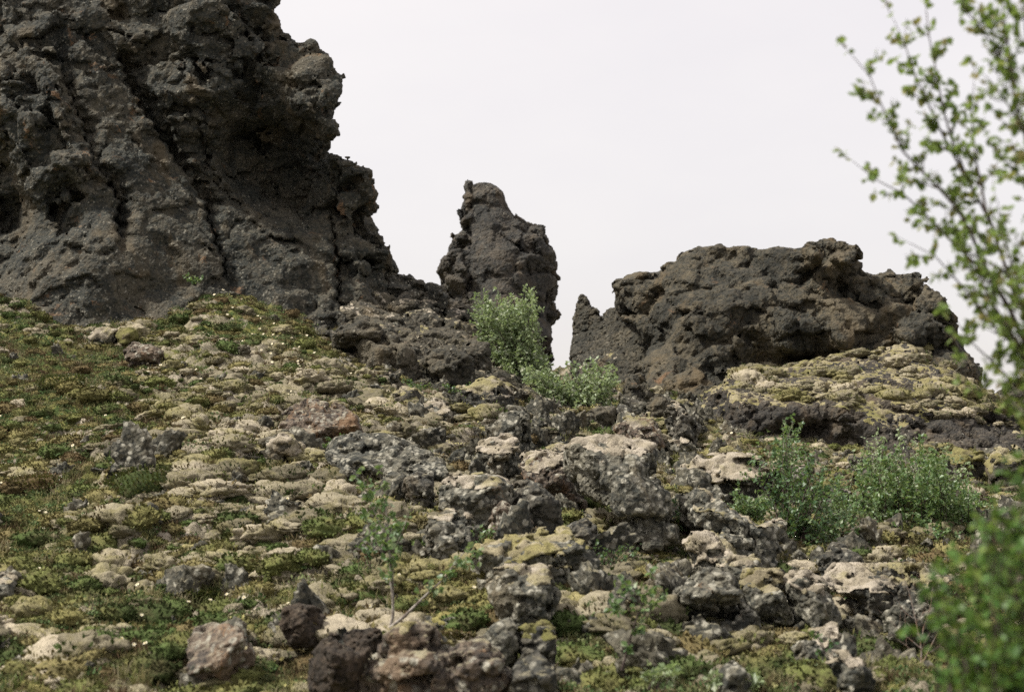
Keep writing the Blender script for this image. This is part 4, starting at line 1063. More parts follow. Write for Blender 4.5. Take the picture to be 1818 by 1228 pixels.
def plant(name, label, cat, limbs, leafmat, barkmat, leaf=0.03, twig_len=0.3, twig_gap=0.1, leaf_gap=0.04, start=0.25, up=0.5, sub=0.4, leaves_per=2, single=0, shape='s', group=None, limb_name='stem', loc=None):
    lines, C, Dn = grow(limbs, twig_len, twig_gap, leaf_gap, start, up, sub, leaves_per)
    org = np.array(limbs[0][0][0], float) if loc is None else np.array(loc, float)
    e = bpy.data.objects.new(name, None); e.location = org.tolist(); COL.objects.link(e)
    tag(e, label, cat, group)
    v, q = tubes(lines, 5)
    b = link(limb_name, mesh_from(limb_name, v - org, q), M[barkmat], parent=e)
    if leafmat is None: return e
    n = len(C)
    if single:
        pick = NRM.permutation(n)[:single]
        mk = np.ones(n, bool); mk[pick] = False
        x, d, z = leaf_frames(len(pick), Dn[pick])
        variants = []
        for k in range(6):
            me = mesh_from('leaf', (_LB * np.array([1, 1, 1.0 + k * .4])), tris=_LBT, smooth=False)
            fattr(me, 'tint', np.full(8, (k + .5) / 6)); me.materials.append(M[leafmat]); variants.append(me)
        from mathutils import Matrix
        for i, k in enumerate(pick):
            o = bpy.data.objects.new('leaf', variants[i % 6]); COL.objects.link(o); o.parent = e
            s = leaf * float(NRM.uniform(.6, 1.2)); p = C[k] - org
            o.matrix_local = Matrix(((x[i][0] * s, d[i][0] * s, z[i][0] * s, p[0]), (x[i][1] * s, d[i][1] * s, z[i][1] * s, p[1]), (x[i][2] * s, d[i][2] * s, z[i][2] * s, p[2]), (0, 0, 0, 1)))
        C, Dn = C[mk], Dn[mk]
    if not len(C): return e
    f = link('foliage', leaf_mesh(C - org, Dn, leaf, shape), M[leafmat], parent=e)
    tag(f, kind='stuff')
    return e
def pxl(pts, D):
    """polyline given in frame pixels, with depth D or per-point depth"""
    return np.array([W(p[0], p[1], (p[2] if len(p) > 2 else D)) for p in pts])
def in_poly(poly, n, seed):
    R = np.random.default_rng(seed); P_ = np.array(poly, float); out = []
    while len(out) < n:
        c = R.uniform(P_.min(0), P_.max(0), (n * 3, 2)).astype(np.float32)
        d = poly_sd(P_, c[:, 0], c[:, 1]); out += [tuple(a) for a in c[d < 0]]
    return out[:n]
def bush(name, label, cat, bases, poly, D, dd, nst, r0=0.012, seed=1, limb_name='stem', **kw):
    T_ = in_poly(poly, nst, seed); R = np.random.default_rng(seed + 5); limbs = []
    for (tx, ty) in T_:
        b = min(bases, key=lambda q: abs(q[0] - tx) + R.uniform(0, 70))
        Dt = D + R.uniform(-dd, dd)
        a = W(b[0], b[1], b[2] if len(b) > 2 else D); e = W(tx, ty, Dt)
        a = np.array([a[0] + R.normal(0, .04), a[1] + R.normal(0, .04), a[2]])
        L = np.linalg.norm(e - a)
        mid = np.array([-(e[0] - a[0]) * .18, 0, 0.12 * L]) + R.normal(0, .05 * L, 3)
        limbs.append((curve(a, e, mid, 9), r0 * R.uniform(.6, 1.1), 0.002))
    return plant(name, label, cat, limbs, limb_name=limb_name, **kw)

def gD(px, py): return ground_D(px, py)
# birch bush in the gully
bush('birch_bush', 'pale green birch bush filling the gully in front of the tall pillar', 'birch bush', [(930, 735, 25.4), (960, 745, 25.2), (985, 745, 25.4)],
     [(842, 548), (862, 528), (885, 538), (905, 530), (925, 545), (940, 522), (948, 535), (946, 590), (954, 625), (968, 655), (990, 695), (1015, 735), (965, 735), (930, 690), (895, 650), (870, 610), (850, 590)], 25.6, 0.8, 130, 0.02, 3,
     leafmat='leaf_pale', barkmat='bark_dark', leaf=0.070, twig_len=0.50, twig_gap=0.085, leaf_gap=0.07, start=0.22, leaves_per=4)
bush('birch_bush', 'low spreading birch branches at the right foot of the gully bush', 'birch bush', [(1000, 752, 24.0), (1030, 755, 23.8), (1050, 752, 23.8)],
     [(930, 650), (965, 640), (985, 670), (1010, 660), (1045, 650), (1080, 655), (1105, 668), (1095, 685), (1060, 700), (1075, 730), (1040, 745), (985, 742), (950, 700)], 24.2, 0.5, 105, 0.015, 4,
     leafmat='leaf_pale', barkmat='bark_dark', leaf=0.075, twig_len=0.45, twig_gap=0.10, leaf_gap=0.075, start=0.3, leaves_per=3)
# thicket on the right
bush('birch_thicket', 'dense green birch thicket below the mossy ledge on the right', 'birch thicket', [(x_, 1018 + (x_ * 7) % 13, 16.3 + ((x_ * 3) % 10) * .06) for x_ in range(1500, 1800, 24)],
     [(1540, 820), (1550, 775), (1570, 800), (1600, 775), (1620, 810), (1655, 800), (1700, 850), (1745, 870), (1770, 930), (1770, 1010), (1620, 1010), (1530, 1000), (1470, 950), (1480, 890), (1500, 850)], 16.4, 0.7, 150, 0.014, 7,
     leafmat='leaf_mid', barkmat='bark_dark', leaf=0.055, twig_len=0.36, twig_gap=0.070, leaf_gap=0.055, start=0.22, leaves_per=4)
bush('young_birch', 'open young birch with a forked dark stem at the left side of the thicket', 'birch tree', [(1400, 1008, 14.3), (1410, 1004, 14.3)],
     [(1360, 790), (1400, 745), (1420, 770), (1440, 800), (1490, 810), (1520, 850), (1520, 930), (1480, 960), (1440, 900), (1380, 910), (1345, 880), (1340, 820)], 14.4, 0.5, 34, 0.013, 9,
     leafmat='leaf_dark', barkmat='bark_dark', leaf=0.048, twig_len=0.30, twig_gap=0.065, leaf_gap=0.05, start=0.3, single=120, leaves_per=3)
bush('young_birch', 'thin upright birch shoots whose tips stand before the dark ledge face', 'birch tree', [(1385, 900, 17.5), (1395, 905, 17.5)],
     [(1385, 745), (1405, 738), (1418, 760), (1425, 800), (1420, 850), (1380, 860), (1340, 850), (1330, 800), (1370, 800)], 17.5, 0.4, 22, 0.010, 12,
     leafmat='leaf_mid', barkmat='bark_pale', leaf=0.055, twig_len=0.28, twig_gap=0.08, leaf_gap=0.055, start=0.3)
bush('birch_bush', 'low green shrub on the slope between the moss quilted mound and the forked birch', 'birch bush', [(1310, 925, 16.0), (1340, 925, 16)],
     [(1270, 880), (1300, 870), (1340, 885), (1370, 880), (1375, 915), (1330, 930), (1280, 915)], 15.6, 0.3, 34, 0.006, 13,
     leafmat='leaf_mid', barkmat='bark_dark', leaf=0.048, twig_len=0.2, twig_gap=0.07, leaf_gap=0.05)
bush('birch_thicket', 'tall loose birch shoots rising out of the back of the thicket against the ledge', 'birch thicket', [(1545, 960, 18.4), (1580, 965, 18.4), (1615, 965, 18.4), (1660, 960, 18.4), (1700, 960, 18.2), (1500, 960, 18.2)],
     [(1500, 830), (1535, 760), (1560, 745), (1585, 770), (1610, 755), (1640, 790), (1690, 800), (1730, 830), (1740, 880), (1500, 880)], 18.0, 0.4, 60, 0.012, 17,
     leafmat='leaf_pale', barkmat='bark_pale', leaf=0.050, twig_len=0.28, twig_gap=0.085, leaf_gap=0.06, start=0.35, up=1.0)
bush('birch_bush', 'low loose birch growth spreading between the forked birch and the thicket', 'birch bush', [(1450, 1000, 15.4), (1490, 1000, 15.6), (1530, 1005, 15.6)],
     [(1420, 880), (1460, 860), (1500, 850), (1540, 870), (1560, 930), (1540, 975), (1450, 975)], 15.6, 0.4, 34, 0.008, 19,
     leafmat='leaf_mid', barkmat='bark_dark', leaf=0.044, twig_len=0.30, twig_gap=0.08, leaf_gap=0.055, start=0.25)
# sapling with the white stem
sD = gD(690, 1118) - 0.35
plant('birch_sapling', 'slender birch sapling with a whitish stem and a long side branch to the right', 'birch sapling',
      [(pxl([(691, 1118), (697, 1080), (692, 1045), (690, 1000), (688, 950), (680, 900), (672, 850)], sD), .011, .003), (pxl([(697, 1075), (700, 1040), (699, 1000), (705, 950), (700, 915)], sD), .006, .002),
       (pxl([(692, 1114), (725, 1088), (752, 1060), (782, 1035), (800, 1010), (822, 985)], sD - .1), .012, .003), (pxl([(690, 1000), (665, 960), (655, 930)], sD + .1), .004, .002), (pxl([(690, 990), (710, 950), (718, 920)], sD - .1), .004, .002), (pxl([(688, 960), (650, 880), (640, 840)], sD + .15), .004, .002), (pxl([(800, 1010), (835, 1000), (848, 985)], sD - .1), .004, .002)],
      'leaf_mid', 'bark_pale', leaf=0.044, twig_len=0.17, twig_gap=0.033, leaf_gap=0.034, start=0.38, single=280, shape='b')
sD2 = gD(1105, 1190) - .4
plant('birch_sapling', 'thin dark-stemmed sapling with a light leafy top on the lower slope', 'birch sapling',
      [(pxl([(1104, 1190), (1112, 1160), (1122, 1130), (1132, 1100), (1142, 1070), (1152, 1045), (1156, 1030)], sD2), .009, .002), (pxl([(1128, 1110), (1105, 1090), (1090, 1075)], sD2), .003, .0015), (pxl([(1135, 1090), (1160, 1075), (1172, 1060)], sD2), .003, .0015), (pxl([(1140, 1075), (1120, 1050), (1108, 1030)], sD2), .003, .0015)],
      'leaf_mid', 'bark_dark', leaf=0.042, twig_len=0.15, twig_gap=0.035, leaf_gap=0.035, start=0.35, single=110, shape='b')
def sprig(px, py, w, h, label, n=9, leaf=.04, mat='leaf_dark', seed=1, cat='seedling', name='birch_seedling', D=None):
    D = D or gD(px, py) - .3
    return bush(name, label, cat, [(px, py, D)], [(px - w, py - h), (px + w, py - h), (px + w * .7, py - h * .4), (px - w * .7, py - h * .4)], D, .08, n, .004, seed + int(px),
         leafmat=mat, barkmat='bark_dark', leaf=leaf, twig_len=.11, twig_gap=.06, leaf_gap=.035, start=.3)
sprig(1218, 955, 32, 55, 'small leafy birch seedling at the foot of the rubbly lava rib', 9)
sprig(1072, 872, 16, 30, 'tiny seedling growing in front of the biggest boulder', 5)
sprig(848, 975, 22, 30, 'yellow-green sprig beside the knobbly pebbled rock', 7, mat='leaf_mid')
sprig(1475, 1190, 26, 60, 'faint tall seedling before the rock with the curl of moss', 6)
sprig(735, 705, 22, 26, 'low green leafy plant on the slope under the ridge', 8, leaf=.05)
sprig(820, 705, 34, 26, 'patch of green leaves left of the tan-topped boulder', 10, leaf=.05)
sprig(345, 505, 18, 14, 'bright green tuft rooted in the cliff face', 6, leaf=.06, mat='leaf_mid', D=25.4, name='fern', cat='plant')
sprig(590, 812, 16, 36, 'small green birch seedling at the left end of the long grey slab', 6, leaf=.04)
sprig(650, 1010, 14, 50, 'leafy seedling behind the white-stemmed sapling', 5)
sprig(1300, 1225, 50, 20, 'broad pale green rosette plant at the bottom edge', 12, leaf=.045, mat='leaf_pale', name='rosette_plant', cat='plant')
sprig(1165, 1222, 38, 34, 'grey-green leafy clump at the bottom edge right of the thin sapling', 12, leaf=.045, mat='leaf_pale', name='willow_clump', cat='willow')
sprig(1440, 1205, 30, 28, 'grey-green willow clump between two speckled rocks, lower right', 10, leaf=.04, mat='leaf_pale', name='willow_clump', cat='willow')
sprig(1080, 1010, 55, 40, 'loose green seedlings on the yellow moss slope', 12, leaf=.034)
# bare shrub
bD = gD(1635, 1180)
plant('bare_shrub', 'nearly leafless twiggy shrub with pale branches at the lower right', 'shrub',
      [(pxl([(1636, 1185), (1638, 1140), (1630, 1100), (1622, 1060), (1608, 1020)], bD), .008, .002), (pxl([(1637, 1150), (1600, 1120), (1575, 1095)], bD), .005, .0015), (pxl([(1638, 1130), (1650, 1080), (1655, 1040)], bD), .005, .0015), (pxl([(1632, 1170), (1610, 1150), (1590, 1135)], bD), .004, .0015), (pxl([(1630, 1100), (1605, 1085), (1592, 1060)], bD), .004, .0012), (pxl([(1636, 1180), (1665, 1120), (1690, 1080)], bD), .005, .0015)],
      None, 'bark_red', twig_len=.22, twig_gap=.12, start=.2)

# near, out of focus: the birch at the right edge
N = 5.3
_pxl0 = pxl
def pxl(pts, D): return _pxl0([(p_[0] + 12,) + tuple(p_[1:]) for p_ in pts], D)
limbs = [
 (pxl([(1990, 1500, 5.1), (1930, 1000, 5.1), (1860, 720, 5.2), (1805, 560, 5.3), (1771, 468), (1739, 378), (1702, 313), (1678, 252), (1653, 171), (1640, 90), (1630, 30)], N), .018, .002),
 (pxl([(1860, 720, 5.2), (1790, 560), (1743, 488), (1702, 391), (1660, 350), (1621, 310), (1592, 275), (1555, 200), (1528, 145), (1502, 112)], N - .2), .012, .0015),
 (pxl([(1743, 488), (1690, 440), (1640, 390), (1600, 350), (1565, 330), (1523, 310), (1500, 286)], N + .1), .007, .0012),
 (pxl([(1702, 313), (1660, 240), (1625, 150), (1600, 80), (1580, 40)], N), .006, .0012),
 (pxl([(1739, 378), (1720, 280), (1712, 200), (1716, 150)], N - .1), .006, .0015),
 (pxl([(1930, 1000, 5.1), (1880, 600), (1850, 400), (1815, 260), (1790, 150), (1750, 70), (1705, 20), (1690, -20)], N - .4), .012, .002),
 (pxl([(1850, 400), (1810, 330), (1775, 290), (1745, 240)], N - .3), .006, .0015),
 (pxl([(1860, 720, 5.2), (1800, 620), (1740, 560), (1700, 500), (1660, 460), (1630, 430), (1605, 425)], N), .009, .0015),
 (pxl([(1870, 760, 5.1), (1800, 690), (1750, 640), (1710, 600), (1690, 570)], N), .008, .0015),
 (pxl([(1880, 800, 5.1), (1830, 740), (1790, 700), (1760, 660)], N - .2), .007, .0015),
 (pxl([(1850, 400), (1830, 300), (1822, 200), (1812, 80), (1800, -20)], N - .5), .010, .002),
 (pxl([(1860, 720, 5.2), (1790, 600), (1735, 500), (1690, 430), (1650, 400)], N - .3), .008, .0015),
 (pxl([(1880, 780, 5.1), (1850, 640), (1800, 520), (1770, 430), (1760, 360)], N - .35), .008, .0015),
 (pxl([(1880, 800, 5.1), (1800, 730), (1740, 700), (1700, 650)], N + .1), .007, .0015),
 (pxl([(1815, 260), (1790, 210), (1760, 160), (1735, 130)], N - .45), .005, .0015),
 (pxl([(1790, 150), (1780, 80), (1770, 20), (1765, -30)], N - .45), .006, .0015),
]
plant('birch_tree', 'out of focus birch with arching leafy branches along the right edge', 'birch tree', limbs, 'leaf_near', 'bark_dark', leaf=0.031, twig_len=0.17, twig_gap=0.026, leaf_gap=0.031, start=0.25, up=0.35, sub=0.6, single=300, shape='b', limb_name='trunk')
pxl = _pxl0
bush('foreground_bush', 'blurred bright green bush filling the lower right corner nearest the lens', 'bush', [(1800, 1600, 4.3), (1880, 1600, 4.3), (1740, 1600, 4.4)],
     [(1660, 1010), (1700, 950), (1720, 960), (1740, 900), (1770, 880), (1800, 850), (1870, 860), (1900, 1300), (1700, 1300), (1690, 1150), (1700, 1080), (1650, 1040)], 4.35, 0.5, 70, .008, 21,
     leafmat='leaf_low', barkmat='bark_dark', leaf=0.034, twig_len=0.17, twig_gap=0.05, leaf_gap=0.034, start=0.35, up=.3, single=300, shape='b')
print('plants', round(time.time() - T0, 1))

# ------------------------------------------------------------------ ground cover: instanced tufts and sprigs
stash = {}
def tint_inst(m):
    oi = m.n('ShaderNodeObjectInfo'); return oi.outputs['Random']
def cover_material(name, cols, trans=0.15):
    m = NT(name); r = tint_inst(m)
    col = cols[0]
    for i in range(1, len(cols)):
        col = m.mix(m.ramp(r, (i - 1) / (len(cols) - 1) + .05, i / (len(cols) - 1)), col, cols[i])
    n = m.noise(m.geo.outputs['Position'], 3.0, 3, .6)
    col = m.mix(m.ramp(n, .4, .65, 0, .45), col, tuple(c * .55 for c in cols[-1]))
    m.l(col, m.b.inputs['Base Color'])
    m.b.inputs['Specular IOR Level'].default_value = .15
    tr = m.n('ShaderNodeBsdfTranslucent'); mx = m.n('ShaderNodeMixShader'); m.l(col, tr.inputs[0])
    mx.inputs[0].default_value = trans
    m.l(m.b.outputs[0], mx.inputs[1]); m.l(tr.outputs[0], mx.inputs[2])
    m.l(mx.outputs[0], [n_ for n_ in m.t.nodes if n_.type == 'OUTPUT_MATERIAL'][0].inputs[0])
    return m.m
M['c_green'] = cover_material('heath_leaf', [(0.055, 0.100, 0.035), (0.095, 0.145, 0.055), (0.18, 0.20, 0.09), (0.17, 0.155, 0.075)])
M['c_brown'] = cover_material('heath_twig', [(0.085, 0.055, 0.030), (0.12, 0.095, 0.045), (0.10, 0.11, 0.04), (0.16, 0.12, 0.07)])
M['c_grass'] = cover_material('grass_blade', [(0.12, 0.15, 0.045), (0.20, 0.20, 0.07), (0.30, 0.26, 0.13), (0.34, 0.30, 0.19)], .3)
M['c_moss'] = cover_material('moss_tip', [(0.22, 0.19, 0.125), (0.30, 0.265, 0.18), (0.38, 0.335, 0.245), (0.33, 0.30, 0.15)])
M['c_lichen'] = cover_material('yellow_lichen', [(0.38, 0.35, 0.14), (0.50, 0.46, 0.22), (0.30, 0.27, 0.11)])
def sprig_mesh(kind, seed):
    R = np.random.default_rng(seed); V = []; T = []
    if kind == 'leafy': n, ln, w, rad, lean = 16, .020, .012, .05, .9
    if kind == 'twiggy': n, ln, w, rad, lean = 20, .042, .006, .04, .5
    if kind == 'grass': n, ln, w, rad, lean = 14, .13, .005, .03, .28
    if kind == 'tip': n, ln, w, rad, lean = 14, .018, .010, .045, 1.0
    for i in range(n):
        a = R.uniform(0, 6.28); r = rad * math.sqrt(R.random()); b = np.array([math.cos(a) * r, math.sin(a) * r, 0 if kind in ('grass', 'twiggy') else R.uniform(0, .03 if kind == 'leafy' else .012) * (1 - r / rad)])
        d = np.array([R.normal(0, lean), R.normal(0, lean), 1.0]); d /= np.linalg.norm(d)
        L = ln * R.uniform(.55, 1.25)
        s = np.cross(d, R.normal(0, 1, 3)); s /= np.linalg.norm(s) + 1e-9
        k = len(V)
        if kind == 'grass':
            m_ = b + d * L * .6; e = m_ + (d * .45 + np.array([R.normal(0, .3), R.normal(0, .3), -.12])) * L * .6
            V += [b - s * w / 2, b + s * w / 2, m_ + s * w * .4, m_ - s * w * .4, e]
            T += [(k, k + 1, k + 2), (k, k + 2, k + 3), (k + 3, k + 2, k + 4)]
        else:
            V += [b, b + d * L * .5 + s * w / 2, b + d * L, b + d * L * .5 - s * w / 2]
            T += [(k, k + 1, k + 2), (k, k + 2, k + 3)]
    return mesh_from(kind, np.array(V), tris=np.array(T), smooth=False)
def instancer(name, c):
    ng = bpy.data.node_groups.new(name, 'GeometryNodeTree')
    ng.interface.new_socket('Geometry', in_out='INPUT', socket_type='NodeSocketGeometry'); ng.interface.new_socket('Geometry', in_out='OUTPUT', socket_type='NodeSocketGeometry')
    N_ = ng.nodes; gi = N_.new('NodeGroupInput'); go = N_.new('NodeGroupOutput')
    ip = N_.new('GeometryNodeInstanceOnPoints'); ci = N_.new('GeometryNodeCollectionInfo')
    ci.inputs['Collection'].default_value = c; ci.inputs['Separate Children'].default_value = True; ci.inputs['Reset Children'].default_value = True
    def na(nm):
        x = N_.new('GeometryNodeInputNamedAttribute'); x.data_type = 'FLOAT'; x.inputs[0].default_value = nm
        return [q for q in x.outputs if q.enabled and q.name == 'Attribute'][0]
    cx_ = N_.new('ShaderNodeCombineXYZ')
    ng.links.new(na('lean'), cx_.inputs[0]); ng.links.new(na('turn'), cx_.inputs[2])
    e2r = N_.new('FunctionNodeEulerToRotation'); ng.links.new(cx_.outputs[0], e2r.inputs[0])
    m2p = N_.new('GeometryNodeMeshToPoints')
    ng.links.new(gi.outputs[0], m2p.inputs[0]); ng.links.new(m2p.outputs[0], ip.inputs['Points'])
    ng.links.new(ci.outputs[0], ip.inputs['Instance']); ip.inputs['Pick Instance'].default_value = True
    ng.links.new(e2r.outputs[0], ip.inputs['Rotation']); ng.links.new(na('size'), ip.inputs['Scale'])
    ng.links.new(ip.outputs[0], go.inputs[0])
    return ng
def cover(name, kinds, mat, n, dens, smin, smax_, lift=0.0, seed=1, trange=(8.4, 29)):
    R = np.random.default_rng(seed)
    t = np.exp(R.uniform(math.log(trange[0]), math.log(trange[1]), n * 3)); s = R.uniform(-.42, .42, n * 3)
    xy = np.stack([s * t, t], 1)
    h, A, bz = relief(xy)
    w = dens(A, xy)
    ok = R.random(len(xy)) < w
    xy, h, bz = xy[ok][:n], h[ok][:n], bz[ok][:n]
    P_ = np.stack([xy[:, 0], xy[:, 1], bz + h + lift - 0.006], 1)
    me = bpy.data.meshes.new(name); me.vertices.add(len(P_)); me.vertices.foreach_set('co', P_.astype(np.float32).ravel())
    k = len(P_)
    sc = R.uniform(smin, smax_, k) * (0.85 + 0.02 * xy[:, 1])
    fattr(me, 'size', sc); fattr(me, 'turn', R.uniform(0, 6.28, k)); fattr(me, 'lean', R.normal(0, .25, k))
    o = link(name, me); tag(o, kind='stuff')
    c = bpy.data.collections.new(name + '_kinds')
    for i, kd in enumerate(kinds):
        src = bpy.data.objects.new(kd, sprig_mesh(kd, seed * 10 + i)); src.data.materials.append(M[mat]); c.objects.link(src)
    ng = instancer(name, c)
    md = o.modifiers.new('scatter', 'NODES'); md.node_group = ng
    return o
patch = lambda xy, f, s: fbm2(xy * f, 2, s)
cover('heath_leaves', ['leafy'] * 3, 'c_green', 34000, lambda A, xy: np.clip((1 - A['moss'] * .85) * (.25 + A['heath']) * (.45 + 1.3 * patch(xy, 1.4, 61)) + .03, 0, 1) * (1 - .7 * A['rockm']), .9, 1.7, seed=3)
cover('heath_twigs', ['twiggy'] * 3, 'c_brown', 18000, lambda A, xy: np.clip((1 - A['moss'] * .8) * (.45 - 1.5 * patch(xy, 1.4, 61)) + .03, 0, 1) * (1 - .6 * A['rockm']), .9, 1.6, seed=4)
cover('grass', ['grass'] * 3, 'c_grass', 10000, lambda A, xy: np.clip((.1 + A['heath']) * (-.1 + 1.8 * patch(xy, .9, 63)), 0, 1), .6, 1.25, seed=5)
cover('moss_tips', ['tip'] * 3, 'c_moss', 12000, lambda A, xy: np.clip(A['moss'] * .45, 0, 1), .6, 1.2, seed=6)
cover('yellow_lichen', ['leafy', 'tip'], 'c_lichen', 8000, lambda A, xy: np.clip(2.2 * patch(xy, 1.1, 65) - .35 + .35 * A['yellow'] + .5 * sstep(13, 10.5, xy[:, 1]) * sstep(-1.0, -2.0, xy[:, 0]), 0, 1) * .8, .7, 1.6, seed=7)

# cushions, heath clumps and clinker: shaped meshes, scattered in numbers nobody could count
import bmesh
def ico(n):
    bm = bmesh.new(); bmesh.ops.create_icosphere(bm, subdivisions=n, radius=1); bm.verts.ensure_lookup_table()
    U = np.array([v.co[:] for v in bm.verts], np.float32); F = np.array([[v.index for v in f.verts] for f in bm.faces]); bm.free()
    return U, F
U4, F4 = ico(4); U5, F5 = U4, F4
def cushion_mesh(k, flat=.54, lump=.44):
    R = np.random.default_rng(100 + k)
    v = U5 * R.uniform(.75, 1.25, 3).astype(np.float32); q = v + k * 3.7
    big = perlin3((q * .9).astype(np.float32), 1) * .28
    f1, f2, r1, _ = worley3(q * 2.3 + .25 * perlin3(q * 2.0, 7)[:, None], 5); f3, f4, r2, _ = worley3(q * 5.0, 9)
    d = 1 + big + lump * (.35 + 1.1 * R.random()) * (np.sqrt(np.clip(1 - (f1 / .68) ** 2, 0, 1)) * (.45 + .55 * r1) - .45) + .13 * (np.sqrt(np.clip(1 - (f3 / .68) ** 2, 0, 1)) - .5) + .035 * perlin3(q * 9.0, 3)
    v = v * d[:, None]
    v[:, 2] *= np.where(v[:, 2] > 0, flat, flat * .8)
    # sprigs and blades that grow out of the rim and the creases
    n = 130; R2 = np.random.default_rng(700 + k); rim = np.nonzero((v[:, 2] > -.05))[0]
    wgt = np.exp(-(v[rim, 2] / .22) ** 2) * 1.0 + .12; pick = R2.choice(rim, n, p=wgt / wgt.sum()); c = v[pick] * .98
    nn = unit(v[pick] * np.array([1, 1, .6]) * .5 + np.array([0, 0, .8]) + R2.normal(0, .4, (n, 3))); s_ = unit(np.cross(nn, R2.normal(0, 1, (n, 3)))); L = R2.uniform(.10, .26, n)[:, None]; w_ = L * R2.uniform(.10, .32, n)[:, None]
    V = np.stack([c, c + nn * L * .5 + s_ * w_, c + nn * L, c + nn * L * .5 - s_ * w_], 1).reshape(-1, 3)
    T = (np.array([[0, 1, 2], [0, 2, 3]])[None] + (np.arange(n) * 4 + len(v))[:, None, None]).reshape(-1, 3)
    return np.concatenate([v, V]), np.concatenate([F5, T]), len(F5)
def clinker_mesh(k):
    R = np.random.default_rng(300 + k); v = U5.copy()
    for _ in range(9):
        d = R.normal(0, 1, 3); d /= np.linalg.norm(d); c = R.uniform(.35, .8); dd = v @ d; v = v - np.where(dd > c, dd - c, 0)[:, None] * d
    v = (v * R.uniform(.75, 1.25, 3)).astype(np.float32)
    q = v + k * 5.1
    f1, f2, r1, tl = worley3(q * 1.9, 3); g1, g2, s1, tl2 = worley3(q * 4.6, 6)
    d = 1 + .22 * (r1 - .5) + .42 * tl - .14 * sstep(.16, 0, f2 - f1) + .07 * (s1 - .5) + .16 * tl2 - .05 * sstep(.2, 0, g2 - g1) + .10 * fbm3(q * 2.2, 3, 4, 1) + .02 * perlin3(q * 12.0)
    return v * d[:, None], F5
def clump_mesh(k):
    """a low heather or willow mound: a dark core thick with little leaves"""
    R = np.random.default_rng(500 + k)
    v = U4 * np.array([1, 1, .5], np.float32) * (1 + .25 * perlin3(U4 * 1.6 + k * 2.2, 2) + .1 * perlin3(U4 * 5.0 + k, 4))[:, None]
    V = [v * .9]; T = [F4]; base = len(v)
    n = 420; pick = R.choice(len(v), n); c = v[pick]; nn = unit(c * np.array([1, 1, 2.0]) + R.normal(0, .45, (n, 3))); s_ = unit(np.cross(nn, R.normal(0, 1, (n, 3)))); L = R.uniform(.10, .24, n)[:, None]; w_ = L * .32
    c0 = c * .9
    V.append(np.stack([c0, c0 + nn * L * .5 + s_ * w_, c0 + nn * L, c0 + nn * L * .5 - s_ * w_], 1).reshape(-1, 3))
    T.append((np.array([[0, 1, 2], [0, 2, 3]])[None] + (np.arange(n) * 4 + base)[:, None, None]).reshape(-1, 3))
    return np.concatenate(V), np.concatenate(T)
MARKS = [(388, 1158, 'orange lichened boulder'), (540, 1104, 'red-brown block'), (610, 1190, 'pointed red-brown boulder'), (735, 1170, 'pebbly bottom boulder'), (884, 1140, 'tilted wedge rock'), (926, 1060, 'upright speckled boulder'),
 (925, 1000, 'low mossy boulder'), (1035, 950, 'small round dark rock'), (905, 775, 'peaked boulder'), (975, 850, 'reddish pile rock'), (1105, 865, 'biggest boulder'), (850, 895, 'round-shouldered boulder'), (802, 950, 'knobbly rock'), (572, 750, 'orange-brown tilted boulder'), (690, 815, 'long grey slab'),
 (868, 712, 'tan-topped boulder'), (635, 600, 'cave-like rock'), (800, 648, 'low ridge boulder'), (690, 1060, 'white-stemmed sapling'), (1130, 1110, 'thin dark sapling'), (1300, 850, 'quilted mossy mound'), (1300, 940, 'rubbly lava rib'), (1265, 1070, 'hollow boulder'), (1362, 1060, 'yellow-pillowed boulder'),
 (1445, 1070, 'moss-buttoned rock'), (1500, 990, 'dark pyramid rock'), (1570, 1045, 'woolly mossed ledge'), (1483, 1138, 'cream-capped flat rock'), (1515, 1200, 'moss-curled rock'), (1208, 755, 'hook shaped block'), (1140, 770, 'pinkish hummock'), (10, 1045, 'pale stone at the left edge'), (183, 594, 'flat light stone under the cliff'),
 (1635, 1130, 'bare twiggy shrub'), (1400, 930, 'forked young birch'), (1620, 930, 'birch thicket'), (250, 850, 'dark heather bush'), (250, 990, 'brown heather bush'), (940, 640, 'gully birch bush'), (1060, 700, 'spreading birch branches')]
_used = set()
def place_label(what, x, y, wide):
    d = [(math.hypot(mx - x, (my - y) * 1.3), mx, my, n) for mx, my, n in MARKS]
    d.sort(); q, mx, my, n = d[0]
    sz = 'big' if wide > 62 else ('mid-sized' if wide > 44 else 'small')
    if q > 260: return '%s %s lying in the open heath far from any boulder' % (sz, what)
    dx, dy = x - mx, y - my
    if abs(dx) > 1.5 * abs(dy): w_ = 'right of' if dx > 0 else 'left of'
    elif abs(dy) > 1.5 * abs(dx): w_ = 'below' if dy > 0 else 'above'
    else: w_ = ('below and ' if dy > 0 else 'above and ') + ('right of' if dx > 0 else 'left of')
    near = 'just ' if q < 70 else ('well ' if q > 140 else '')
    lab = '%s %s %s%s the %s' % (sz, what, near, w_, n)
    for (_, _, _, n2) in d[1:9]:
        if lab not in _used: break
        alt = '%s %s %s the %s, towards the %s' % (sz, what, w_.split(' and ')[0] if ' and ' in w_ else w_, n, n2)
        if len(alt.replace('-', ' ').split()) <= 16: lab = alt
    _used.add(lab)
    return lab
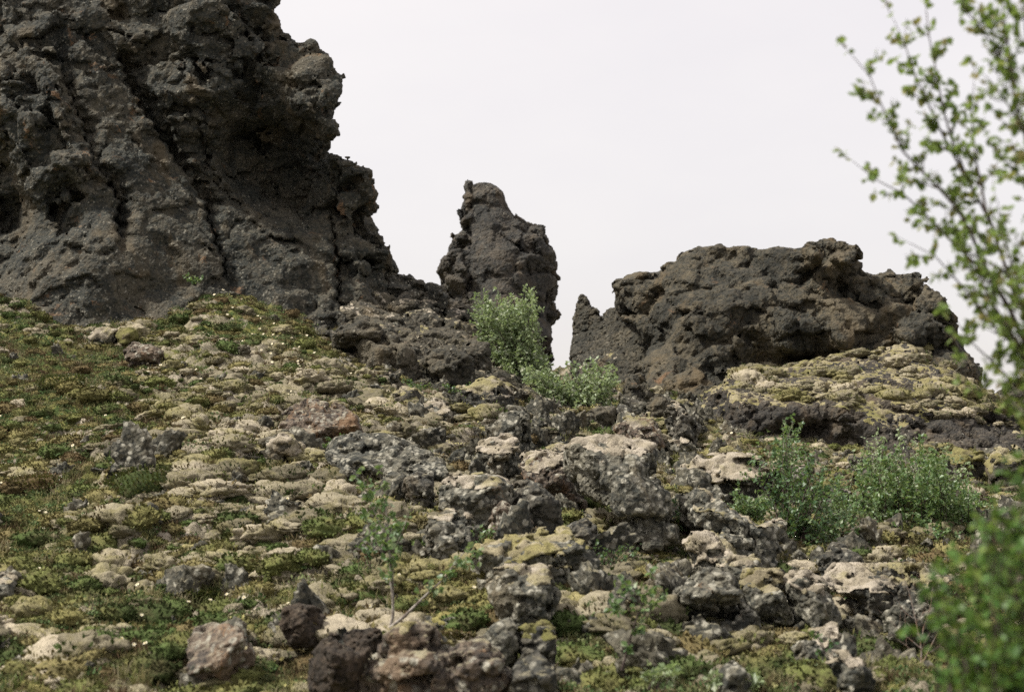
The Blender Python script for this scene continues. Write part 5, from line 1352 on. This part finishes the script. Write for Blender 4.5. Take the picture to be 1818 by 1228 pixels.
def scatter_objects(name, meshes, mat, n, dens, radii, sink, seed, tilt=.2, spin3=False, srange=(-.42, .42), trange=(8.8, 28.5), smooth=True, single=None, gap=.72):
    R = np.random.default_rng(seed)
    t = np.exp(R.uniform(math.log(trange[0]), math.log(trange[1]), n * 6)); s = R.uniform(*srange, n * 6)
    xy = np.stack([s * t, t], 1); h, A, bz = relief(xy)
    px_, py_ = to_px(np.stack([xy[:, 0], xy[:, 1], bz], -1))
    ok = R.random(len(xy)) < dens(A, xy, px_, py_)
    xy, h, bz = xy[ok], h[ok], bz[ok]
    r = np.exp(R.normal(math.log(radii[0]), radii[1], len(xy))).clip(radii[2], radii[3])
    # keep them from sitting in one another
    order = np.argsort(-r); grid = {}; keep = []
    for i in order:
        gx_, gy_ = int(xy[i, 0] / .4), int(xy[i, 1] / .4); bad = False
        for a in (-1, 0, 1):
            for b_ in (-1, 0, 1):
                for j in grid.get((gx_ + a, gy_ + b_), ()):
                    if (xy[i, 0] - xy[j, 0]) ** 2 + (xy[i, 1] - xy[j, 1]) ** 2 < (gap * (r[i] + r[j])) ** 2: bad = True; break
                if bad: break
            if bad: break
        if bad: continue
        grid.setdefault((gx_, gy_), []).append(i); keep.append(i)
        if len(keep) >= n: break
    keep = np.array(keep); xy, h, bz, r = xy[keep], h[keep], bz[keep], r[keep]; k = len(keep)
    pos = np.stack([xy[:, 0], xy[:, 1], bz + h + sink * r], 1)
    turn = R.uniform(0, 6.28, k); lean = R.uniform(0, 6.28, k) if spin3 else R.normal(0, tilt, k)
    kinds_ = []
    for i, mm in enumerate(meshes):
        m_ = mesh_from(name, mm[0], tris=mm[1], smooth=smooth); m_.materials.append(M[mat]); kinds_.append(m_)
        if len(mm) > 2:
            m_.materials.append(M['i_clump']); mi_ = np.zeros(len(mm[1]), np.int32); mi_[mm[2]:] = 1; m_.polygons.foreach_set('material_index', mi_)
    if single:
        # the largest in the picture stand as things of their own
        qx, qy = to_px(pos); infr = (qx > 5) & (qx < 1813) & (qy < 1225)
        big_ = np.argsort(-(r / xy[:, 1]) * infr)[:single[0]]
        for i in big_:
            o = bpy.data.objects.new(single[1], kinds_[int(R.integers(len(kinds_)))]); COL.objects.link(o)
            o.location = pos[i].tolist(); o.rotation_euler = (float(lean[i]), 0, float(turn[i])); o.scale = (float(r[i]),) * 3
            wide = 2 * r[i] / xy[i, 1] * FPX
            tag(o, place_label(single[3], qx[i], qy[i], wide), single[2], single[4])
        rest = np.setdiff1d(np.arange(k), big_); xy, r, pos, turn, lean = xy[rest], r[rest], pos[rest], turn[rest], lean[rest]; k = len(rest)
    me = bpy.data.meshes.new(name); me.vertices.add(k)
    me.vertices.foreach_set('co', pos.astype(np.float32).ravel())
    fattr(me, 'size', r); fattr(me, 'turn', turn); fattr(me, 'lean', lean)
    o = link(name, me); tag(o, kind='stuff')
    c = bpy.data.collections.new(name + '_kinds')
    for m_ in kinds_:
        c.objects.link(bpy.data.objects.new(name + '_kind', m_))
    ng = instancer(name, c)
    md = o.modifiers.new('scatter', 'NODES'); md.node_group = ng
    print('   ', name, k)
    return o

def inst_moss(name, cols, dk):
    m = NT(name); v = m.geo.outputs['Position']; r = m.n('ShaderNodeObjectInfo').outputs['Random']
    col = cols[0]
    for i in range(1, len(cols)): col = m.mix(m.ramp(r, (i - 1) / (len(cols) - 1) + .05, i / (len(cols) - 1)), col, cols[i])
    n1 = m.noise(v, 5.5, 4, .65); n2 = m.noise(v, 75, 3, .75); n3 = m.noise(v, 20, 3, .7)
    col = m.mix(m.ramp(n1, .48, .66, 0, .75), col, dk)
    wn = m.noise(v, .9, 4, .6, .3)
    col = m.mix(m.ramp(wn, .48, .62, 0, .75), col, m.mix(m.ramp(n3, .4, .65), (.24, .215, .085), (.13, .125, .045)))
    col = m.mix(m.ramp(n3, .50, .72, 0, .5), col, tuple(c * .5 for c in cols[0]))
    col = m.mix(m.ramp(n2, .42, .70, 0, .5), col, (.07, .06, .038))
    m.l(col, m.b.inputs['Base Color']); m.l(m.bump(n2, .8, .015, m.bump(n3, .7, .03)), m.b.inputs['Normal'])
    m.b.inputs['Roughness'].default_value = 1; m.b.inputs['Specular IOR Level'].default_value = .05
    return m.m
M['i_moss'] = inst_moss('cushion_moss', [(.14, .125, .085), (.215, .19, .13), (.30, .265, .185), (.42, .365, .27)], (.17, .15, .075))
M['i_yellow'] = inst_moss('golden_moss', [(.15, .14, .05), (.24, .215, .08), (.31, .27, .13)], (.11, .11, .035))
M['i_clump'] = inst_moss('heath_clump', [(.050, .070, .024), (.085, .125, .040), (.15, .165, .055), (.13, .095, .048), (.25, .22, .095)], (.065, .055, .028))
cm = [cushion_mesh(k) for k in range(8)]
scatter_objects('moss_cushions', cm, 'i_moss', 4800, lambda A, xy, px, py: np.clip(A['cush'] * 1.2 - .44 - .1 * A['heath'] + 1.1 * fbm2(xy * .75, 2, 81), .02, 1) * (1 - .3 * A['rockm']), (.088, .55, .03, .25), -.12, 31, gap=.58, single=(290, 'moss_cushion', 'moss cushion', 'beige moss cushion', 'beige moss cushions on the slope'))
scatter_objects('golden_moss', cm[:4], 'i_yellow', 420, lambda A, xy, px, py: np.clip(A['yellow'] * 1.2 - .25, 0.02, 1), (.11, .5, .05, .26), -.32, 33, single=(60, 'moss_mat', 'moss', 'golden green moss pad', 'golden moss pads on the slope'))
scatter_objects('heath_clumps', [clump_mesh(k) for k in range(6)], 'i_clump', 3200, lambda A, xy, px, py: np.clip(A['heath'] * .9 - .05 + .5 * fbm2(xy * 1.3, 2, 87), .16, 1), (.085, .45, .04, .22), .0, 35)
scatter_objects('lava_rubble', [clinker_mesh(k) for k in range(8)], 'rubble', 1500, lambda A, xy, px, py: np.clip(zones(np.clip(px, 0, 1818), np.clip(py, 450, 1228))[:, 3] * 1.3 - .35 + .9 * fbm2(xy * .8, 2, 83), .035, 1), (.085, .55, .035, .30), .12, 37, spin3=True, single=(290, 'lava_stone', 'lava stone', 'rough grey lava stone', 'rough lava stones on the slope'))
# moss cushions bedded on the top of the ledge
def on_ledge():
    me = LEDGE.data; n = len(me.vertices)
    co = np.empty(n * 3, np.float32); no = np.empty(n * 3, np.float32)
    me.vertices.foreach_get('co', co); me.vertices.foreach_get('normal', no)
    co = co.reshape(-1, 3) + np.array(LEDGE.location, np.float32); no = no.reshape(-1, 3)
    px, py = to_px(co)
    R = np.random.default_rng(77)
    ok = (no[:, 2] > .35) & (no[:, 1] < .3) & (px > 1285) & (px < 1790) & (py < 700 + (px - 1350) * .13)
    idx = np.nonzero(ok)[0]; R.shuffle(idx)
    w = fbm2(co[idx, :2] * .9, 2, 91); idx = idx[w > -.02]
    r = np.exp(R.normal(math.log(.15), .4, len(idx))).clip(.07, .32); keep = []
    for q, i in enumerate(idx[:6000]):
        if all(np.abs(co[i] - co[j]).sum() > .95 * (r[q] + rj) for j, rj in keep): keep.append((i, r[q]))
        if len(keep) >= 230: break
    ii = np.array([k[0] for k in keep]); rr = np.array([k[1] for k in keep])
    me2 = bpy.data.meshes.new('ledge_moss_cushions'); me2.vertices.add(len(ii)); me2.vertices.foreach_set('co', (co[ii]).ravel())
    fattr(me2, 'size', rr); fattr(me2, 'turn', R.uniform(0, 6.28, len(ii))); fattr(me2, 'lean', R.normal(0, .2, len(ii)))
    o = link('ledge_moss_cushions', me2); tag(o, kind='stuff')
    md = o.modifiers.new('scatter', 'NODES'); md.node_group = instancer('ledge_moss', bpy.data.collections['moss_cushions_kinds'])
on_ledge()
# heather bushes in the heath, and a pale grass tuft under the cliff
def heather(px, py, wpx, label, cols, k, squash=.55):
    D = ground_D(px, py + 12) - .15; w = wpx / 2 * D / FPX
    e = bpy.data.objects.new('heather_bush', None); COL.objects.link(e); p_ = W(px, py + 12, D)
    e.location = (float(p_[0]), D + w * .4, float(base_z(p_[0], D + w * .4) + relief(np.array([[p_[0], D + w * .4]]))[0][0]) - .02); tag(e, label, 'heather bush')
    R = np.random.default_rng(900 + k)
    v = U4 * np.array([w, w * .8, w * squash], np.float32) * (1 + .22 * perlin3(U4 * 1.7 + k, 2) + .08 * perlin3(U4 * 5.0 + k, 4))[:, None]
    core = link('stems', mesh_from('stems', v * .88, tris=F4), M['i_clump'], parent=e)
    n = 3800; c = v[R.integers(0, len(v), n)] * R.uniform(.86, 1.03, (n, 1)); nn = unit(c * np.array([1, 1, 2.2]) + R.normal(0, .35, (n, 3)) * w); s_ = unit(np.cross(nn, R.normal(0, 1, (n, 3)))); L = R.uniform(.018, .045, n)[:, None]; w_ = L * .28
    V = np.stack([c, c + nn * L * .5 + s_ * w_, c + nn * L, c + nn * L * .5 - s_ * w_], 1).reshape(-1, 3)
    T = (np.array([[0, 1, 2], [0, 2, 3]])[None] + (np.arange(n) * 4)[:, None, None]).reshape(-1, 3)
    me = mesh_from('foliage', V, tris=T, smooth=False); fattr(me, 'tint', np.repeat(R.random(n), 4))
    tag(link('foliage', me, M[cols], parent=e), kind='stuff')
M['leaf_heather'] = leaf_material('heather_leaf', (.035, .050, .018), (.075, .080, .030), (.12, .095, .045), .15, .2)
M['leaf_heather_brown'] = leaf_material('brown_heather_leaf', (.075, .050, .030), (.11, .090, .040), (.16, .10, .055), .15, .2)
heather(248, 865, 150, 'large dark green heather bush in a hollow of the left slope', 'leaf_heather', 1, .62)
heather(255, 1000, 125, 'low brown heather bush below the large dark green one', 'leaf_heather_brown', 2, .42)
heather(60, 850, 110, 'brownish heather mound at the left edge beside the dark bush', 'leaf_heather_brown', 3, .45)
heather(345, 1020, 80, 'small olive heather bush right of the brown one', 'leaf_heather', 4, .4)
heather(110, 700, 100, 'dark heather patch on the upper left slope', 'leaf_heather', 5, .35)
heather(800, 1100, 90, 'brown heather bush right of the white-stemmed sapling', 'leaf_heather_brown', 6, .35)
heather(1560, 1150, 110, 'brown-green heather patch beside the bare twiggy shrub', 'leaf_heather_brown', 7, .35)
heather(1330, 1140, 100, 'olive heather patch below the hollow boulder', 'leaf_heather', 8, .35)
# ------------------------------------------------------------------ flowers, one thing each
def flower_mesh(seed):
    R = np.random.default_rng(seed); V = []; T = []; mi = []
    h = .055
    for i in range(4):   # stem
        pass
    V += [(-.001, 0, 0), (.001, 0, 0), (.0, .001, h)]; T += [(0, 1, 2)]; mi += [1]
    tilt = np.array([[1, 0, 0], [0, .75, -.66], [0, .66, .75]])
    for i in range(7):
        a = i * 6.283 / 7; k = len(V)
        for (r, da, z) in ((.001, 0, 0), (.010, -.40, .0015), (.0155, 0, .003), (.010, .40, .0015)):
            p = tilt @ np.array([math.cos(a + da) * r, math.sin(a + da) * r, z]); V.append((p[0], p[1] - 0.0, p[2] + h))
        T += [(k, k + 1, k + 2), (k, k + 2, k + 3)]; mi += [0, 0]
    k = len(V)
    for i in range(6):
        a = i * 6.283 / 6; p = tilt @ np.array([math.cos(a) * .0045, math.sin(a) * .0045, .0035]); V.append((p[0], p[1], p[2] + h))
    T += [(k, k + i, k + i + 1) for i in range(1, 5)]; mi += [2] * 4
    me = mesh_from('flower', np.array(V), tris=np.array(T), smooth=False)
    for mm_ in ('petal', 'petal_stem', 'petal_heart'): me.materials.append(M[mm_])
    me.polygons.foreach_set('material_index', mi)
    return me
for nm, c in (('petal', (.72, .66, .50)), ('petal_stem', (.09, .11, .04)), ('petal_heart', (.45, .34, .06))):
    m = NT(nm); m.b.inputs['Base Color'].default_value = (*c, 1); M[nm] = m.m
fm = flower_mesh(1)
fl = [(9, 1003), (13, 999), (70, 923), (78, 926), (74, 951), (127, 967), (142, 973), (156, 910), (63, 861), (262, 859), (323, 839), (334, 1058), (372, 1047), (378, 1052), (434, 1062), (401, 1047), (108, 1202), (94, 1197), (96, 778), (87, 790), (188, 747), (326, 761), (246, 720), (230, 712), (497, 959),
      (513, 1066), (543, 1063), (560, 1071), (589, 1058), (580, 1058), (601, 1058), (599, 930), (619, 938), (612, 944), (652, 1080), (729, 1083), (771, 1027), (785, 1033), (570, 1033), (433, 1062), (1124, 943), (1144, 954), (1052, 973), (1103, 957), (1113, 965), (1288, 1103), (1300, 1103), (1513, 1070), (1492, 1111), (1410, 1179), (1319, 1051),
      (445, 595), (503, 622), (517, 610), (480, 640), (545, 600), (585, 720), (605, 722), (430, 540), (395, 530), (380, 545), (410, 560), (560, 640), (370, 610), (350, 670), (310, 725), (150, 700), (1360, 830), (1240, 800), (1300, 800), (1545, 645), (1430, 662)]
for (a, b) in in_poly([(0, 680), (420, 620), (640, 700), (560, 1000), (420, 1200), (0, 1220)], 50, 5) + in_poly([(560, 1000), (900, 900), (1300, 1000), (1600, 1150), (1400, 1220), (700, 1180)], 30, 6) + in_poly([(360, 540), (470, 560), (620, 640), (640, 720), (430, 640)], 26, 8):
    fl.append((a, b))
for i, (a, b) in enumerate(fl):
    D = ground_D(a, b); p = W(a, b, D); xy = np.array([[p[0], p[1]]])
    h, A, bz = relief(xy)
    o = bpy.data.objects.new('flower', fm); COL.objects.link(o)
    o.location = (p[0], p[1], float(bz[0] + h[0]) - .004 + random.uniform(0, .03)); o.rotation_euler = (random.uniform(-.3, .3), random.uniform(-.3, .3), random.uniform(-.6, .6))
    s = random.uniform(.8, 1.3) * (1 + max(0, D - 14) * .04); o.scale = (s, s, s)
    if a < 480 and b > 660: tag(o, 'small cream flower in the heath on the left slope', 'flower', 'cream flowers on the left heath slope')
    elif b < 740: tag(o, 'small cream flower on the green bank under the cliff', 'flower', 'cream flowers on the bank under the cliff')
    elif a < 800: tag(o, 'small cream flower near the white-stemmed sapling and the pale moss', 'flower', 'cream flowers around the sapling')
    else: tag(o, 'small cream flower among the rocks and moss on the right half of the slope', 'flower', 'cream flowers among the right rocks')
print('cover', round(time.time() - T0, 1))

print('done', round(time.time() - T0, 1))
